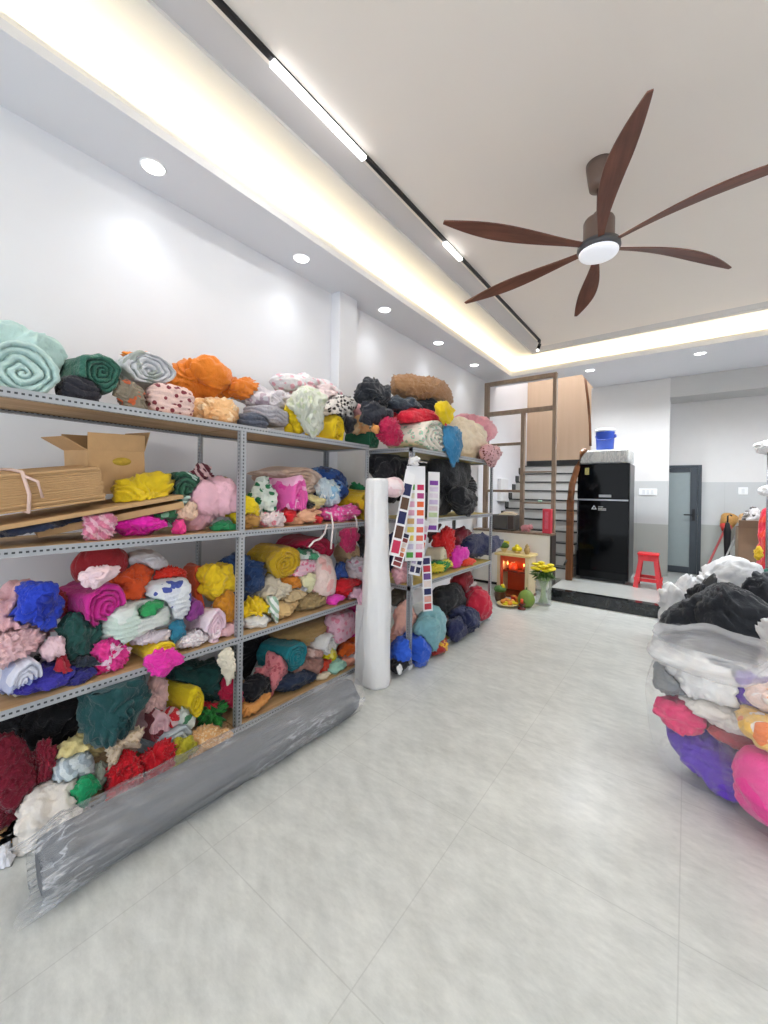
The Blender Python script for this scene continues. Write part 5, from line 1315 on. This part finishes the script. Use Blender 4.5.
# white straps dangling at the far end of the long rack
def strap(pts, lab): B().tube([on_x(u, v, XF + .03) for u, v in pts], .0075, 8).build('hanging_strap', mat('white_strap', '#ecdfdc', .7), label=lab, cat='strap', group='white straps hanging from the second shelf')
strap([(326, 512), (331, 514), (333, 525), (331.5, 540), (331, 549)], 'white strap hanging straight down from the second shelf')
strap([(309, 547), (314, 541), (320, 539), (325, 533), (327, 524)], 'white strap bent in a hook just under the second shelf')
strap([(355, 516), (357, 522), (357, 538)], 'short white strap hanging at the far end of the second shelf')
# pink pillow behind the upright white roll
p, f = heap((.10, .12, .085), 611, 5, .09, .4, 2.3, 'P'); c = on_y(394, 487, wcy + .16)
o = link('pillow', mesh_np('pillow', p, f), fab('#f0cfd4', 'patch', '#f6e4e6'), smooth=True, loc=(float(c[0]), wcy + .15, float(c[2]))); tag(o, 'pale pink cushion stuck behind the head of the upright white roll', 'cushion')
# black shoe on the floor beside the roll
sh = empty('black_ball', on_z(397, 674, 0), label='small black and white bundle on the floor between the white roll and the farther rack', cat='bundle')
p, f = heap((.085, .075, .07), 612, 5, .08, .35, 2.4); link('bundle', mesh_np('bundle', p + np.array([0, 0, .066]), f), fab('#1c1c20'), sh, smooth=True)
p, f = heap((.02, .028, .045), 613, 4, .04, .4); link('white_tie', mesh_np('white_tie', p + np.array([.062, -.055, .075]), f), fab('#eeeeee'), sh, smooth=True)
sh.name = 'cloth_bundle'

# ------------------------------------------------------------------ clutter on the raised floor at the right
M_broom = mat('straw', '#b98a4a', .8, var=.2, scale=40)
b0, b1 = Vector(on_y(700, 571, 7.9)), Vector(on_y(724, 531, 8.6)); b0.z = .151
br = empty('broom', b0, label='upturned broom with a red handle leaning on the tiled wall beyond the door', cat='broom')
d = (b1 - b0); dn = d.normalized()
B().tube([Vector((0, 0, .012)), d], .016, 10).build('handle', mat('dull_red', '#9c3f3f', .5), br)
B().tube([d, d + dn * .10], [.03, .085], 14).build('socket', mat('red_socket', '#b8382f', .5), br)
B().tube([d + dn * .101, d + dn * .30], [.085, .12], 14).build('bristles', M_broom, br)
b0, b1 = Vector(on_y(713, 562, 7.7)), Vector(on_y(741, 524, 8.5)); b0.z = .151
mp_ = empty('mop', b0, label='grey mop pole leaning next to the broom, its head against the wall', cat='mop'); d = b1 - b0; dn = d.normalized()
B().tube([Vector((0, 0, .012)), d], .013, 10).build('handle', mat('grey_pole', '#8f8f8c', .4, .4), mp_)
p, f = heap((.06, .06, .12), 621, 4, .04, .5, 2.5, 'G'); link('mop_head', mesh_np('mop_head', p + np.array(d + dn * .08), f), fab('#c8a070'), mp_, smooth=True)
um = empty('umbrella', Vector(on_y(727, 556, 8.3)), label='closed black umbrella upright against the tiled wall', cat='umbrella'); um.location.z = .151
uh = float(on_y(731, 516, 8.3)[2]) - .151
B().lathe([(.01, .02), (.03, .3), (.05, uh - .25), (.028, uh - .12), (.012, uh - .1)], (0, 0, 0), 20).build('canopy', M_blk, um); B().tube([(0, 0, 0), (0, 0, .02)], .008, 8).build('tip', M_steel, um)
B().tube([(0, 0, uh - .1), (0, 0, uh), (.03, 0, uh + .02), (.05, 0, uh)], .012, 10).build('handle', M_blk, um)
kx0, kx1 = float(on_y(738, 545, 7.5)[0]), float(on_y(765, 545, 7.5)[0]); kz = float(on_y(750, 528, 7.5)[2])
cr = empty('carton_box', ((kx0 + kx1) / 2, 7.7, .15), label='tall brown carton on the raised floor heaped with cloth', cat='box')
b = B(); b.box2((kx0, 7.5, .151), (kx1 + .1, 7.506, kz)).box2((kx0, 7.894, .151), (kx1 + .1, 7.9, kz)).box2((kx0, 7.507, .151), (kx0 + .006, 7.893, kz)).box2((kx1 + .094, 7.507, .151), (kx1 + .1, 7.893, kz)).box2((kx0 + .0061, 7.5061, .151), (kx1 + .0939, 7.8939, .157)); b.build('carton_body', mat('brown_card', '#8c7660', .8, var=.08), wp=cr)
g = B().box((0, 0, .06), (kx1 - kx0 + .1, .006, .12)).build('flap', mat('brown_card', '#8c7660', .8, var=.08), cr); g.location = (.05, -.2, kz - .15); g.rotation_euler = (.5, 0, 0)
def pile(u0, v0, u1, v1, y, a, col, lab, seed, name, kind='H', floor=None):
    c = on_y((u0 + u1) / 2, (v0 + v1) / 2, y); x0, x1 = on_y(u0, v1, y)[0], on_y(u1, v1, y)[0]; z0, z1 = on_y(u0, v1, y)[2], on_y(u0, v0, y)[2]
    if floor is not None: z0 = floor
    p, f = heap(((x1 - x0) / 2, a, (z1 - z0) / 2), seed, 5, .1, .5, 2.5, kind)
    o = link(name, mesh_np(name, p + np.array([0, 0, (z1 - z0) / 2]), f), parse(col), smooth=True, loc=(float((x0 + x1) / 2), y, float(z0))); return tag(o, lab, 'cloth')
pile(741, 506, 764, 531, 7.70, .17, 'c9c6c6:patch:8a8480:5a5654', 'grey and white printed cloth stuffed into the top of the tall carton', 631, 'cloth_heap', floor=kz - .12)
pile(756, 503, 790, 580, 7.1, .2, 'd8203c:patch:e0402c', 'red cloth pile at the picture edge beside the tall carton', 632, 'cloth_heap', floor=.152)
pile(753, 545, 764, 560, 6.85, .05, 'e8c030', 'small yellow cloth on the front of the red pile', 633, 'hanging_cloth')  # cloth heap set against the pile's front, not hung from anything
pile(756, 566, 790, 605, 6.5, .22, '1f5a4c', 'dark green cloth on the raised floor below the red pile', 634, 'cloth_heap', floor=.152)
rk = empty('garment_rail', Vector(on_y(767, 540, 6.9)), label='thin metal garment rail at the picture edge carrying a white bag', cat='rail'); rk.location.z = .151
rh = float(on_y(767, 452, 6.9)[2]) - .151
B().tube([(0, 0, .02), (0, 0, rh)], .014, 10).build('upright', M_steel, rk); B().tube([(0, 0, rh), (.9, 0, rh)], .014, 10).build('crossbar', M_steel, rk); B().tube([(.9, 0, .02), (.9, 0, rh)], .014, 10).build('upright', M_steel, rk)
B().tube([(0, -.25, .012), (0, .25, .012)], .014, 10).build('base_bar', M_steel, rk); B().tube([(.9, -.25, .012), (.9, .25, .012)], .014, 10).build('base_bar', M_steel, rk)
pile(752, 439, 795, 457, 6.9, .12, 'eeeeee', 'white bag lying on the bar of the garment rail', 635, 'fabric_bag')
pile(757, 484, 790, 497, 6.7, .1, 'e6e6e8', 'white cloth folded over the lower part of the garment rail', 636, 'fabric_bag')
for s in bpy.data.objects:
    if s.name.startswith('fabric_bag'): s['category'] = 'bag'
sc = bpy.context.scene
sc.view_settings.view_transform = 'Standard'; sc.view_settings.look = 'None'; sc.view_settings.gamma = 1; sc.view_settings.exposure = 0.52
sc.view_settings.use_curve_mapping = False
sc.cycles.use_denoising = True; sc.cycles.max_bounces = 10; sc.cycles.transparent_max_bounces = 12; sc.cycles.sample_clamp_indirect = 6

def nest(root, part, *subs):
    ps = [c for c in root.children if c.name.split('.')[0] == part and c.location.length < 1e-6]
    for c in list(root.children):
        if ps and c.name.split('.')[0] in subs:
            zc = sum((v.co.z for v in c.data.vertices), 0) / len(c.data.vertices)
            c.parent = min(ps, key=lambda q: abs(zc - sum((v.co.z for v in q.data.vertices), 0) / len(q.data.vertices)))
for o in list(COL.objects):
    if o.parent is None:
        b_ = o.name.split('.')[0]
        if b_ == 'refrigerator': nest(o, 'door', 'logo', 'badge', 'energy_label', 'trim_line')
        elif b_ == 'door_1': nest(o, 'leaf', 'pane', 'handle')
        elif b_ == 'light_switch': nest(o, 'plate', 'rocker')
        elif b_ == 'water_cooler_jug': nest(o, 'bucket', 'handle', 'clip')
        elif b_ == 'open_carton': nest(o, 'carton_body', 'printed_mark', 'flap')
        elif b_ == 'microwave_oven': nest(o, 'body', 'foot')
        elif b_ == 'ceiling_fan': nest(o, 'hub', 'lamp')
